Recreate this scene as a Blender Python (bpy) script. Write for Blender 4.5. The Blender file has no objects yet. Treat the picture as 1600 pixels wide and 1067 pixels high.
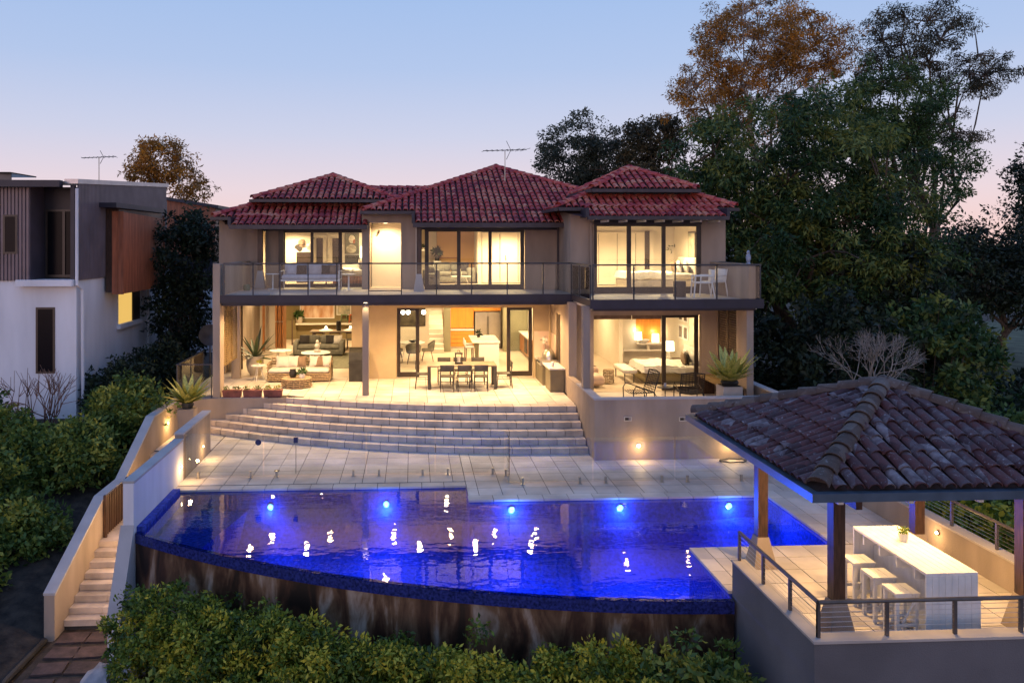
import bpy, math, random
import numpy as np
from mathutils import Vector, Matrix

# ------------------------------------------------------------------ scene, camera, sky, sun
S = bpy.context.scene
COL = S.collection
R = math.radians
cam_d = bpy.data.cameras.new('camera')
cam = bpy.data.objects.new('camera', cam_d); COL.objects.link(cam)
cam.location = (0, 0, 4.6)
cam.rotation_euler = (R(90), 0, R(-3.0))
cam_d.sensor_fit = 'HORIZONTAL'; cam_d.sensor_width = 36; cam_d.lens = 28.125
cam_d.shift_x = 0.0559; cam_d.shift_y = -0.0972
cam_d.clip_start = 0.1; cam_d.clip_end = 3000
S.camera = cam

SUN_EL, SUN_AZ = 4.0, 205.0          # low dusk sun behind the camera, to its left (azimuth clockwise from +Y)
W = bpy.data.worlds.new('World'); S.world = W; W.use_nodes = True
wn, wl = W.node_tree.nodes, W.node_tree.links
bg = wn['Background']
sky = wn.new('ShaderNodeTexSky'); sky.sky_type = 'NISHITA'; sky.sun_disc = False
sky.sun_elevation = R(SUN_EL); sky.sun_rotation = R(SUN_AZ)
sky.altitude = 50; sky.air_density = 1.0; sky.dust_density = 0.6; sky.ozone_density = 3.0
# evening colour of the air: rose haze low on the horizon all round, clear blue above
tc = wn.new('ShaderNodeTexCoord'); sx = wn.new('ShaderNodeSeparateXYZ')
wl.new(tc.outputs['Generated'], sx.inputs[0])
rp = wn.new('ShaderNodeValToRGB'); wl.new(sx.outputs['Z'], rp.inputs[0])
els = rp.color_ramp.elements
els[0].position = 0.0; els[0].color = (.98, .66, .62, 1); els[1].position = 1.0; els[1].color = (.20, .36, .86, 1)
for p_, c_ in ((.06, (.86, .69, .75)), (.13, (.64, .65, .82)), (.21, (.47, .58, .84)), (.34, (.34, .51, .84))):
    e_ = els.new(p_); e_.color = (*c_, 1)
mx = wn.new('ShaderNodeMix'); mx.data_type = 'RGBA'; mx.blend_type = 'MIX'; mx.inputs[0].default_value = 0.12
gain = wn.new('ShaderNodeMix'); gain.data_type = 'RGBA'; gain.blend_type = 'MULTIPLY'; gain.inputs[0].default_value = 1.0
wl.new(rp.outputs[0], gain.inputs[6]); gain.inputs[7].default_value = (7.2, 7.2, 7.2, 1)
wl.new(gain.outputs[2], mx.inputs[6]); wl.new(sky.outputs[0], mx.inputs[7])
wl.new(mx.outputs[2], bg.inputs[0]); bg.inputs[1].default_value = 0.15

sun_d = bpy.data.lights.new('sun', 'SUN'); sun = bpy.data.objects.new('sun', sun_d); COL.objects.link(sun)
sun_d.energy = 0.42; sun_d.angle = R(25); sun_d.color = (1.0, 0.62, 0.56)
_v = Vector((math.sin(R(SUN_AZ)) * math.cos(R(SUN_EL)), math.cos(R(SUN_AZ)) * math.cos(R(SUN_EL)), math.sin(R(SUN_EL))))
sun.rotation_euler = (-_v).to_track_quat('-Z', 'Y').to_euler()
S.view_settings.view_transform = 'Standard'; S.view_settings.look = 'None'
S.view_settings.exposure = 0.0; S.view_settings.gamma = 1.0; S.view_settings.use_curve_mapping = False
S.render.engine = 'CYCLES'
cy = S.cycles
cy.use_denoising = True; cy.max_bounces = 8; cy.diffuse_bounces = 3; cy.glossy_bounces = 4
cy.transmission_bounces = 6; cy.transparent_max_bounces = 16; cy.caustics_reflective = False; cy.caustics_refractive = False
cy.sample_clamp_indirect = 4.0; cy.use_light_tree = True

# ------------------------------------------------------------------ helpers
ORG = {}                              # world position of each thing's origin
rng = np.random.default_rng(7)
random.seed(7)

def root_of(o):
    while o.parent: o = o.parent
    return o

def thing(name, label, cat, loc=(0, 0, 0), group=None, rz=0.0):
    o = bpy.data.objects.new(name, None); COL.objects.link(o)
    o.empty_display_size = 0.1
    o.location = loc; o.rotation_euler = (0, 0, rz)
    o['label'] = label; o['category'] = cat
    if group: o['group'] = group
    ORG[o.name] = Vector(loc) if rz == 0 else Vector((0, 0, 0))
    return o

def tag(o, label, cat, group=None):
    o['label'] = label; o['category'] = cat
    if group: o['group'] = group
    return o

def struct(o, kind='structure', label=None):
    o['kind'] = kind
    if label: o['label'] = label
    return o

def node(name, parent):
    """an Empty that is a part holding sub-parts"""
    o = bpy.data.objects.new(name, None); COL.objects.link(o); o.parent = parent
    o.empty_display_size = 0.1
    return o

def put(name, mesh, parent=None, loc=None, rot=None, mtx=None):
    """link an object that shares mesh data"""
    o = bpy.data.objects.new(name, mesh); COL.objects.link(o)
    if mtx is not None: o.matrix_basis = mtx
    else:
        if loc is not None: o.location = loc
        if rot is not None: o.rotation_euler = rot
    if parent is not None: o.parent = parent
    return o

def copy_tree(o, parent=None):
    c = o.copy(); COL.objects.link(c); c.parent = parent
    for ch in list(o.children): copy_tree(ch, c)
    return c

def off(parent):
    if parent is None: return Vector((0, 0, 0))
    return ORG.get(root_of(parent).name, Vector((0, 0, 0)))

class MB:
    def __init__(s): s.v = []; s.f = []; s.m = []; s.cur = 0; s.smooth = set()
    def mat(s, i): s.cur = i; return s
    def add(s, vs, fs, smooth=False):
        b = len(s.v); s.v += [tuple(v) for v in vs]
        for f in fs:
            if smooth: s.smooth.add(len(s.f))
            s.f.append(tuple(b + i for i in f)); s.m.append(s.cur)
        return s
    def box(s, x0, x1, y0, y1, z0, z1):
        if x0 > x1: x0, x1 = x1, x0
        if y0 > y1: y0, y1 = y1, y0
        if z0 > z1: z0, z1 = z1, z0
        vs = [(x, y, z) for z in (z0, z1) for y in (y0, y1) for x in (x0, x1)]
        return s.add(vs, [(0, 2, 3, 1), (4, 5, 7, 6), (0, 1, 5, 4), (2, 6, 7, 3), (0, 4, 6, 2), (1, 3, 7, 5)])
    def rbox(s, x0, x1, y0, y1, z0, z1, r=0.03):
        """box with softened edges (cushions, slabs)"""
        r = min(r, abs(x1 - x0) / 2.01, abs(y1 - y0) / 2.01, abs(z1 - z0) / 2.01)
        def ring(i, z):
            xa, xb, ya, yb = x0 + i, x1 - i, y0 + i, y1 - i
            k = r * 0.6
            return [(xa + k, ya, z), (xb - k, ya, z), (xb, ya + k, z), (xb, yb - k, z), (xb - k, yb, z), (xa + k, yb, z), (xa, yb - k, z), (xa, ya + k, z)]
        rings = [ring(r, z0), ring(r * .3, z0 + r * .3), ring(0, z0 + r), ring(0, z1 - r), ring(r * .3, z1 - r * .3), ring(r, z1)]
        vs = [p for q in rings for p in q]; fs = [tuple(range(7, -1, -1)), tuple(range(40, 48))]
        for k in range(5):
            for i in range(8): fs.append((k * 8 + i, k * 8 + (i + 1) % 8, k * 8 + 8 + (i + 1) % 8, k * 8 + 8 + i))
        return s.add(vs, fs, True)
    def tube(s, pts, rad, n=6, cap=True):
        pts = [Vector(p) for p in pts]
        if not isinstance(rad, (list, tuple)): rad = [rad] * len(pts)
        vs = []; up = Vector((0, 0, 1))
        for i, p in enumerate(pts):
            d = (pts[min(i + 1, len(pts) - 1)] - pts[max(i - 1, 0)]).normalized()
            a = d.cross(up if abs(d.z) < .95 else Vector((1, 0, 0))).normalized(); b = d.cross(a)
            for k in range(n):
                t = 2 * math.pi * k / n
                vs.append(p + (a * math.cos(t) + b * math.sin(t)) * rad[i])
        fs = []
        for i in range(len(pts) - 1):
            for k in range(n):
                k2 = (k + 1) % n
                fs.append((i * n + k, i * n + k2, i * n + n + k2, i * n + n + k))
        if cap:
            fs.append(tuple(range(n - 1, -1, -1))); m = (len(pts) - 1) * n; fs.append(tuple(range(m, m + n)))
        return s.add(vs, fs, True)
    def lathe(s, prof, c=(0, 0, 0), n=14, sx=1, sy=1):
        vs = []; fs = []
        for r, z in prof:
            for k in range(n):
                t = 2 * math.pi * k / n
                vs.append((c[0] + r * sx * math.cos(t), c[1] + r * sy * math.sin(t), c[2] + z))
        for i in range(len(prof) - 1):
            for k in range(n):
                k2 = (k + 1) % n; fs.append((i * n + k, i * n + k2, i * n + n + k2, i * n + n + k))
        if prof[0][0] > 1e-4: fs.append(tuple(range(n - 1, -1, -1)))
        if prof[-1][0] > 1e-4: m = (len(prof) - 1) * n; fs.append(tuple(range(m, m + n)))
        return s.add(vs, fs, True)
    def prism(s, poly, z0, z1):
        """poly: ccw plan outline"""
        n = len(poly)
        vs = [(x, y, z0) for x, y in poly] + [(x, y, z1) for x, y in poly]
        fs = [tuple(range(n - 1, -1, -1)), tuple(range(n, 2 * n))] + [(i, (i + 1) % n, n + (i + 1) % n, n + i) for i in range(n)]
        return s.add(vs, fs)
    def xprism(s, poly, x0, x1):
        """poly of (y,z), extruded along x"""
        n = len(poly)
        vs = [(x0, y, z) for y, z in poly] + [(x1, y, z) for y, z in poly]
        fs = [tuple(range(n)), tuple(range(2 * n - 1, n - 1, -1))] + [(i, n + i, n + (i + 1) % n, (i + 1) % n) for i in range(n)]
        return s.add(vs, fs)
    def frustum(s, cx, cy, z0, z1, a0, b0, a1, b1):
        vs = [(cx + sx * a0, cy + sy * b0, z0) for sx, sy in ((-1, -1), (1, -1), (1, 1), (-1, 1))] + [(cx + sx * a1, cy + sy * b1, z1) for sx, sy in ((-1, -1), (1, -1), (1, 1), (-1, 1))]
        return s.add(vs, [(3, 2, 1, 0), (4, 5, 6, 7), (0, 1, 5, 4), (1, 2, 6, 5), (2, 3, 7, 6), (3, 0, 4, 7)])
    def mesh(s, name, mats, o=(0, 0, 0)):
        me = bpy.data.meshes.new(name)
        me.from_pydata([(v[0] - o[0], v[1] - o[1], v[2] - o[2]) for v in s.v], [], s.f)
        if not isinstance(mats, (list, tuple)): mats = [mats]
        for m in mats: me.materials.append(m)
        me.polygons.foreach_set('material_index', s.m)
        if s.smooth:
            me.polygons.foreach_set('use_smooth', [i in s.smooth for i in range(len(s.f))])
            me.set_sharp_from_angle(angle=R(42))
        me.update(); return me
    def build(s, name, mats, parent=None, label=None):
        o = bpy.data.objects.new(name, s.mesh(name, mats, off(parent))); COL.objects.link(o)
        if parent is not None: o.parent = parent
        if label: o['label'] = label
        return o

def box(name, m, parent, *c): return MB().box(*c).build(name, m, parent)
def rbox(name, m, parent, *c): return MB().rbox(*c).build(name, m, parent)

# ------------------------------------------------------------------ materials
def mat(name, col, rough=.6, var=.12, scale=3., bump=0., bscale=60., metal=0., spec=.5, rnd=0., col2=None, detail=5., stretch=None, emit=None, estr=0., coat=0.):
    m = bpy.data.materials.new(name); m.use_nodes = True
    n, l = m.node_tree.nodes, m.node_tree.links
    b = n['Principled BSDF']
    b.inputs['Roughness'].default_value = rough; b.inputs['Metallic'].default_value = metal
    b.inputs['Specular IOR Level'].default_value = spec
    b.inputs['Coat Weight'].default_value = coat
    geo = n.new('ShaderNodeNewGeometry'); pos = geo.outputs['Position']
    if stretch:
        mp = n.new('ShaderNodeMapping'); mp.inputs['Scale'].default_value = stretch; l.new(pos, mp.inputs[0]); pos = mp.outputs[0]
    nz = n.new('ShaderNodeTexNoise'); nz.inputs['Scale'].default_value = scale; nz.inputs['Detail'].default_value = detail
    l.new(pos, nz.inputs['Vector'])
    c2 = col2 if col2 else tuple(max(0, c * (1 - 2.2 * var)) for c in col)
    c1 = col if col2 else tuple(min(1, c * (1 + 1.2 * var)) for c in col)
    r = n.new('ShaderNodeValToRGB')
    r.color_ramp.elements[0].position = .3; r.color_ramp.elements[1].position = .7
    r.color_ramp.elements[0].color = (*c2, 1); r.color_ramp.elements[1].color = (*c1, 1)
    l.new(nz.outputs[0], r.inputs[0]); out = r.outputs[0]
    if rnd:
        oi = n.new('ShaderNodeObjectInfo'); hs = n.new('ShaderNodeHueSaturation')
        mr = n.new('ShaderNodeMapRange'); mr.inputs[3].default_value = 1 - rnd; mr.inputs[4].default_value = 1 + rnd
        l.new(oi.outputs['Random'], mr.inputs[0]); l.new(mr.outputs[0], hs.inputs['Value']); l.new(out, hs.inputs['Color']); out = hs.outputs[0]
    l.new(out, b.inputs['Base Color'])
    if bump:
        n2 = n.new('ShaderNodeTexNoise'); n2.inputs['Scale'].default_value = bscale; n2.inputs['Detail'].default_value = 4
        l.new(pos, n2.inputs['Vector'])
        bp = n.new('ShaderNodeBump'); bp.inputs['Strength'].default_value = bump; bp.inputs['Distance'].default_value = .02
        l.new(n2.outputs[0], bp.inputs['Height']); l.new(bp.outputs[0], b.inputs['Normal'])
    if emit:
        b.inputs['Emission Color'].default_value = (*emit, 1); b.inputs['Emission Strength'].default_value = estr
    return m

def glass_mat(name, tint=(.96, .98, .97), ior=1.45, boost=1.0, rough=.0):
    m = bpy.data.materials.new(name); m.use_nodes = True
    n, l = m.node_tree.nodes, m.node_tree.links; n.remove(n['Principled BSDF'])
    t = n.new('ShaderNodeBsdfTransparent'); t.inputs[0].default_value = (*tint, 1)
    g = n.new('ShaderNodeBsdfGlossy'); g.inputs['Roughness'].default_value = rough; g.inputs[0].default_value = (1, 1, 1, 1)
    f = n.new('ShaderNodeFresnel'); f.inputs[0].default_value = ior
    mlt = n.new('ShaderNodeMath'); mlt.operation = 'MULTIPLY'; mlt.inputs[1].default_value = boost; mlt.use_clamp = True
    x = n.new('ShaderNodeMixShader'); l.new(f.outputs[0], mlt.inputs[0]); l.new(mlt.outputs[0], x.inputs[0])
    l.new(t.outputs[0], x.inputs[1]); l.new(g.outputs[0], x.inputs[2]); l.new(x.outputs[0], n['Material Output'].inputs[0])
    return m

def emis(name, col, s):
    m = bpy.data.materials.new(name); m.use_nodes = True
    n, l = m.node_tree.nodes, m.node_tree.links; n.remove(n['Principled BSDF'])
    e = n.new('ShaderNodeEmission'); e.inputs[0].default_value = (*col, 1); e.inputs[1].default_value = s
    l.new(e.outputs[0], n['Material Output'].inputs[0]); return m

def leaf_mat(name, c0, c1, c2, trans=.25, rough=.55):
    """foliage: colour varies leaf by leaf through the face attribute 'tint'"""
    m = bpy.data.materials.new(name); m.use_nodes = True
    n, l = m.node_tree.nodes, m.node_tree.links
    b = n['Principled BSDF']; b.inputs['Roughness'].default_value = rough; b.inputs['Specular IOR Level'].default_value = .35
    a = n.new('ShaderNodeAttribute'); a.attribute_name = 'tint'
    r = n.new('ShaderNodeValToRGB'); r.color_ramp.elements[0].color = (*c0, 1); r.color_ramp.elements[1].color = (*c2, 1)
    r.color_ramp.elements[0].position = .12; r.color_ramp.elements[1].position = .86
    e = r.color_ramp.elements.new(.48); e.color = (*c1, 1)
    l.new(a.outputs['Fac'], r.inputs[0]); l.new(r.outputs[0], b.inputs['Base Color'])
    t = n.new('ShaderNodeBsdfTranslucent'); l.new(r.outputs[0], t.inputs[0])
    x = n.new('ShaderNodeMixShader'); x.inputs[0].default_value = trans
    l.new(b.outputs[0], x.inputs[1]); l.new(t.outputs[0], x.inputs[2]); l.new(x.outputs[0], n['Material Output'].inputs[0])
    return m

def tile_mat(name, cols, rough=.8, scale=2.6, moss=None, spots=0.0):
    """clay tiles: each tile its own shade (cell noise at tile size), lichen blotches on top"""
    m = bpy.data.materials.new(name); m.use_nodes = True
    n, l = m.node_tree.nodes, m.node_tree.links
    b = n['Principled BSDF']; b.inputs['Roughness'].default_value = rough
    geo = n.new('ShaderNodeNewGeometry'); pos = geo.outputs['Position']
    v = n.new('ShaderNodeTexVoronoi'); v.inputs['Scale'].default_value = scale; l.new(pos, v.inputs['Vector'])
    sp = n.new('ShaderNodeSeparateColor'); l.new(v.outputs['Color'], sp.inputs[0])
    nz = n.new('ShaderNodeTexNoise'); nz.inputs['Scale'].default_value = 9; nz.inputs['Detail'].default_value = 6; l.new(pos, nz.inputs['Vector'])
    ad = n.new('ShaderNodeMath'); ad.operation = 'MULTIPLY_ADD'; ad.inputs[1].default_value = .55; l.new(sp.outputs[0], ad.inputs[0])
    mm = n.new('ShaderNodeMath'); mm.operation = 'MULTIPLY'; mm.inputs[1].default_value = .5; l.new(nz.outputs[0], mm.inputs[0]); l.new(mm.outputs[0], ad.inputs[2])
    r = n.new('ShaderNodeValToRGB'); els = r.color_ramp.elements
    els[0].color = (*cols[0], 1); els[0].position = .12; els[1].color = (*cols[-1], 1); els[1].position = .85
    for i, c in enumerate(cols[1:-1]): e = els.new(.12 + .73 * (i + 1) / (len(cols) - 1)); e.color = (*c, 1)
    l.new(ad.outputs[0], r.inputs[0]); out = r.outputs[0]
    if moss:
        n3 = n.new('ShaderNodeTexNoise'); n3.inputs['Scale'].default_value = 14; n3.inputs['Detail'].default_value = 8; n3.inputs['Roughness'].default_value = .7; l.new(pos, n3.inputs['Vector'])
        r3 = n.new('ShaderNodeValToRGB'); r3.color_ramp.elements[0].position = .62 - spots; r3.color_ramp.elements[1].position = .72 - spots
        l.new(n3.outputs[0], r3.inputs[0])
        mx = n.new('ShaderNodeMix'); mx.data_type = 'RGBA'; l.new(r3.outputs[0], mx.inputs[0]); l.new(out, mx.inputs[6]); mx.inputs[7].default_value = (*moss, 1); out = mx.outputs[2]
    l.new(out, b.inputs['Base Color'])
    n2 = n.new('ShaderNodeTexNoise'); n2.inputs['Scale'].default_value = 45; l.new(pos, n2.inputs['Vector'])
    bp = n.new('ShaderNodeBump'); bp.inputs['Strength'].default_value = .5; bp.inputs['Distance'].default_value = .015
    l.new(n2.outputs[0], bp.inputs['Height']); l.new(bp.outputs[0], b.inputs['Normal'])
    return m

M = {}
M['stucco'] = mat('stucco_beige', (.34, .27, .215), .9, .13, 1.6, .3, 90, stretch=(1, 1, .3))
M['stucco_in'] = mat('stucco_inner', (.43, .33, .205), .85, .06, 1.5, .15, 80)
M['white_in'] = mat('white_plaster', (.72, .66, .56), .8, .04, 1.0)
M['ceil'] = mat('ceiling_white', (.7, .66, .58), .9, .03, 1.0)
M['white_wall'] = mat('white_render', (.72, .72, .77), .9, .075, 1.3, .15, 70, stretch=(1, 1, .25))
M['fascia'] = mat('fascia_purple_grey', (.024, .021, .035), .5, .15, 2.0)
M['gutter'] = mat('gutter_brown', (.045, .034, .042), .45, .2, 3.0)
M['steel'] = mat('rail_steel', (.055, .058, .068), .38, .15, 4.0, metal=.4)
M['timber_dark'] = mat('dark_timber', (.065, .032, .02), .45, .3, 6, stretch=(6, 6, .7))
M['timber'] = mat('door_timber', (.30, .115, .03), .45, .3, 5, stretch=(7, 7, .6))
M['frame'] = mat('bronze_window_frame', (.030, .019, .013), .4, .2, 4)
M['paver'] = mat('sandstone_paver', (.58, .52, .46), .6, .13, 1.4, .15, 50, rnd=.13, detail=8)
M['joint'] = mat('paver_joint', (.07, .06, .052), .95, .1, 6)
M['step'] = mat('step_stone', (.55, .46, .39), .7, .16, 2.5, .25, 45, rnd=.13, detail=8)
M['soil'] = mat('soil', (.045, .032, .022), .95, .35, 4, .8, 20)
M['lawn'] = mat('lawn', (.075, .088, .045), .95, .3, .8, .5, 30)
M['water_tile'] = mat('pool_mosaic', (.05, .085, .45), .85, .22, 14, .0, 60, spec=.1)
M['roof'] = tile_mat('roof_tiles', [(.14, .018, .028), (.32, .035, .042), (.46, .075, .055), (.56, .24, .15)], .78, 2.9, (.055, .022, .04), .055)
M['roof_base'] = mat('roof_underlay', (.045, .014, .018), .9, .3, 5)
M['pav_roof'] = tile_mat('pavilion_tiles', [(.014, .009, .012), (.042, .017, .022), (.085, .028, .028), (.07, .05, .06), (.20, .18, .20)], .8, 3.3, (.24, .24, .27), .035)
M['pav_base'] = mat('pavilion_underlay', (.035, .022, .022), .95, .3, 5)
M['pav_hip'] = tile_mat('pavilion_hip_tiles', [(.04, .026, .022), (.09, .062, .052), (.13, .11, .10)], .9, 3.0, (.20, .20, .21), .03)
M['glass'] = glass_mat('window_glass')
M['fence_glass'] = glass_mat('fence_glass', (.94, .97, .97), 1.5, 1.3)
M['white_paint'] = mat('white_paint', (.74, .73, .71), .5, .04, 3)
M['white_boards'] = mat('white_boards', (.72, .72, .71), .5, .05, 5, rnd=.03)
M['fabric_w'] = mat('fabric_white', (.62, .59, .55), .9, .06, 8, .3, 120)
M['fabric_lilac'] = mat('fabric_pale_grey', (.50, .49, .52), .9, .06, 8, .3, 120)
M['fabric_g'] = mat('fabric_grey', (.16, .155, .13), .9, .15, 6, .3, 120)
M['fabric_d'] = mat('fabric_dark', (.035, .03, .03), .9, .2, 6, .3, 120)
M['fabric_b'] = mat('fabric_brown', (.22, .15, .10), .9, .15, 6, .3, 120)
M['wicker'] = mat('wicker_natural', (.35, .25, .15), .7, .25, 20, .6, 80)
M['wicker_d'] = mat('wicker_dark', (.03, .024, .02), .6, .25, 20)
M['chair_d'] = mat('charcoal_metal', (.06, .052, .045), .5, .15, 5)
M['stone_w'] = mat('white_stone_top', (.78, .75, .70), .25, .03, 2)
M['terracotta'] = mat('terracotta_box', (.22, .075, .06), .8, .2, 5, .2, 30)
M['pot'] = mat('pale_pot', (.50, .44, .36), .75, .1, 4, .2, 30)
M['black'] = mat('black_cover', (.018, .017, .016), .55, .3, 5, .3, 12)
M['orange_wood'] = mat('kitchen_timber', (.62, .24, .035), .4, .08, 3, stretch=(8, 8, .5))
M['steel_b'] = mat('brushed_steel', (.5, .47, .42), .28, .06, 3, metal=.9)
M['green_wall'] = mat('sage_wall', (.24, .23, .15), .8, .05, 1)
M['olive_wall'] = mat('olive_wall', (.23, .18, .085), .85, .05, 1)
M['rug'] = mat('rug_green_grey', (.20, .20, .14), .95, .15, 10, .4, 80)
M['bark'] = mat('bark_brown', (.10, .075, .055), .9, .3, 5, .8, 20, stretch=(3, 3, .6))
M['bark_pale'] = mat('bark_pale', (.30, .26, .22), .8, .25, 3, .4, 20, stretch=(3, 3, .5))
M['bark_red'] = mat('bark_reddish', (.15, .075, .055), .8, .2, 5)
M['bulb'] = emis('lamp_warm', (1, .78, .45), 30)
M['bulb_soft'] = emis('lamp_shade_lit', (1, .80, .50), 5)
M['pool_bulb'] = emis('pool_lamp', (.16, .5, 1.0), 11)

# ------------------------------------------------------------------ lights
WARM = (1.0, 0.70, 0.36)
def lamp(kind, loc, watts, col=WARM, size=.3, parent=None, aim=None, spot=None, blend=.6, sy=None, name='lamp'):
    d = bpy.data.lights.new(name, kind); d.energy = watts; d.color = col
    if kind == 'AREA':
        d.size = size
        if sy: d.shape = 'RECTANGLE'; d.size_y = sy
    else: d.shadow_soft_size = size
    if kind == 'SPOT': d.spot_size = R(spot or 100); d.spot_blend = blend
    o = bpy.data.objects.new(name, d); COL.objects.link(o); o.location = Vector(loc) - off(parent)
    if aim is not None: o.rotation_euler = (Vector(aim) - Vector(loc)).to_track_quat('-Z', 'Y').to_euler()
    if parent is not None: o.parent = parent
    return o

# ------------------------------------------------------------------ ground
def ground_h(x, y):
    z = -3.05 - .05 * max(0, 15.5 - y)
    if x < -7.05:
        t = min(1, max(0, (y - 14.5) / 10.0)); k = min(1, (-7.05 - x) / .8)
        z += (2.35 * t) * (.55 + .45 * k)
    if x > 9.6 and y < 60: z += .25 * math.sin(x * .5) * math.cos(y * .3)
    return z
gx = [-900, -300, -120, -60, -40, -30, -24, -20] + [i * .5 for i in range(-36, 60)] + [30, 34, 40, 60, 120, 300, 900]
gy = [-100, -20, 0, 4, 6, 8] + [9 + i * .5 for i in range(64)] + [42, 45, 50, 60, 90, 150, 400, 1500]
gv = [(x, y, ground_h(x, y)) for y in gy for x in gx]
gf = [(j * len(gx) + i, j * len(gx) + i + 1, (j + 1) * len(gx) + i + 1, (j + 1) * len(gx) + i) for j in range(len(gy) - 1) for i in range(len(gx) - 1)]
struct(MB().add(gv, gf, True).build('ground', M['soil']))
struct(MB().prism([(26, 30), (80, 30), (120, 75), (34, 70)], -3.05, -2.72).build('lawn', M['lawn']))

# ------------------------------------------------------------------ pool deck, pavers
ZD, ZW = -.93, -.985
def weir_y(x, r=18.3): return 30.5 - math.sqrt(r * r - (x - 5.4) ** 2)
def arc_y(x, y0, r=19.0): return y0 + r - math.sqrt(max(.01, r * r - (x - 4.0) ** 2))
PAVER = MB().box(-.2545, .2545, -.2545, .2545, -.045, 0).mesh('paver', M['paver'])
deck = MB()
deck.box(-5.34, 1.20, 18.16, 21.6, ZD - .5, ZD - .012); deck.box(-6.85, 1.20, 21.6, 23.95, ZD - .5, ZD - .012); deck.box(1.24, 9.43, 17.13, 24.0, ZD - .5, ZD - .012)
deck.box(7.75, 9.43, 14.2, 17.1, ZD - .5, ZD - .012); deck.box(5.08, 9.43, 9.9, 14.2, ZD - .5, ZD - .012)
DK = struct(deck.build('pool_deck', M['joint']))
def paver_at(parent, x0, x1, y0, y1, z):
    w, d = x1 - x0, y1 - y0
    if w < .06 or d < .06: return
    c = ((x0 + x1) / 2, (y0 + y1) / 2, z + random.uniform(-.0015, .0015))
    if abs(w - .523) < .01 and abs(d - .523) < .01: put('paver', PAVER, parent, c)
    else:
        g = .007
        o = MB().box(-w / 2 + g, w / 2 - g, -d / 2 + g, d / 2 - g, -.045, 0).build('paver', M['paver']); o.location = c; o.parent = parent
def pave(parent, x0, x1, y0, y1, z, ox, oy, skip=None, p=.523):
    i0, i1 = math.floor((x0 - ox) / p), math.ceil((x1 - ox) / p)
    j0, j1 = math.floor((y0 - oy) / p), math.ceil((y1 - oy) / p)
    for i in range(i0, i1):
        for j in range(j0, j1):
            xa, xb = max(x0, ox + i * p), min(x1, ox + i * p + p)
            ya, yb = max(y0, oy + j * p), min(y1, oy + j * p + p)
            if xb <= xa or yb <= ya: continue
            if skip and skip(xa, xb, ya, yb): continue
            paver_at(parent, xa, xb, ya, yb, z)
under_steps = lambda xa, xb, ya, yb: (ya > max(arc_y(xa, 20.67), arc_y(xb, 20.67)) + .1 and xb < 4.6) or (xa > 4.55 and ya > 20.1)
pave(DK, -6.85, -5.33, 21.6, 23.8, ZD, 1.45, 17.42, under_steps)
pave(DK, -5.33, 1.21, 18.42, 23.8, ZD, 1.45, 17.42, under_steps)
pave(DK, 1.21, 9.43, 17.42, 23.8, ZD, 1.45, 17.42, under_steps)
for xa, xb, ya, yb in [(-5.33, 1.21, 18.115, 18.42), (1.19, 7.72, 17.09, 17.42)]:      # narrow coping stones along the pool
    n = round((xb - xa) / .523)
    for i in range(n): paver_at(DK, xa + (xb - xa) * i / n, xa + (xb - xa) * (i + 1) / n, ya, yb, ZD)
pave(DK, 7.71, 9.43, 14.24, 17.42, ZD, 8.02, 17.42 - .523 * 6)
pave(DK, 4.99, 5.27, 12.44, 14.25, ZD, 4.99, 14.25 - .523 * 9)
pave(DK, 5.27, 9.43, 10.04, 14.25, ZD, 4.99, 14.25 - .523 * 9)

# ------------------------------------------------------------------ pool
wx = [-5.33 + (5.0 + 5.33) * i / 48 for i in range(49)]
outline = [(-5.33, 18.13), (-5.33, weir_y(-5.33))] + [(x, weir_y(x)) for x in wx[1:-1]] + [(5.0, weir_y(5.0)), (5.0, 14.24), (7.72, 14.24), (7.72, 17.1), (1.21, 17.1), (1.21, 18.13)]
pool = thing('swimming_pool', 'curved infinity pool lit deep blue below the stone steps', 'pool', (0, 15, -2.3))
b = MB()
n = len(outline)
inn = [(x, y + (.12 if 1 <= i <= 49 else 0)) for i, (x, y) in enumerate(outline)]      # inner line of the weir
fx = np.linspace(-5.33, 7.72, 70); fy = np.linspace(12.2, 18.13, 44)
def floor_z(x, y):
    db = (18.13 if x < 1.21 else 17.1) - y; dl = x + 5.2; dr = (7.72 - x) if y > 14.2 else (5.0 - x if x < 5.0 else 9)
    k = math.exp(-max(0, db) / .55) + .6 * math.exp(-max(0, dl) / .6) + .5 * math.exp(-max(0, dr) / .5)
    return -2.55 + 1.15 * min(1, k)
b.add([(x, y, floor_z(x, y)) for y in fy for x in fx], [(j * 70 + i, j * 70 + i + 1, j * 70 + 71 + i, j * 70 + 70 + i) for j in range(43) for i in range(69) if (fy[j] > weir_y(fx[i]) + .02 or fx[i] > 4.9) and not (fx[i] > 5.05 and fy[j] < 14.1) and not (fx[i] > 1.25 and fy[j] > 17.12)], True)
for i in range(n):
    (xa, ya), (xb, yb) = inn[i], inn[(i + 1) % n]
    top = ZW - .012 if 1 <= i < 50 else ZD - .046
    b.add([(xa, ya, -2.7), (xb, yb, -2.7), (xb, yb, top), (xa, ya, top)], [(3, 2, 1, 0)])
b.build('basin', M['water_tile'], pool)
b = MB()                                                                              # weir: top and tiled outer band
for i in range(48):
    x0, x1 = wx[i], wx[i + 1]; g = .004
    a0, a1 = weir_y(x0), weir_y(x1)
    b.add([(x0, a0, ZW - .2), (x1, a1, ZW - .2), (x1, a1, ZW - .012), (x0, a0, ZW - .012), (x0, a0 + .12, ZW - .012), (x1, a1 + .12, ZW - .012), (x0, a0 + .12, ZW - .2), (x1, a1 + .12, ZW - .2)], [(0, 1, 2, 3), (3, 2, 5, 4), (0, 6, 7, 1)])
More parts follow.
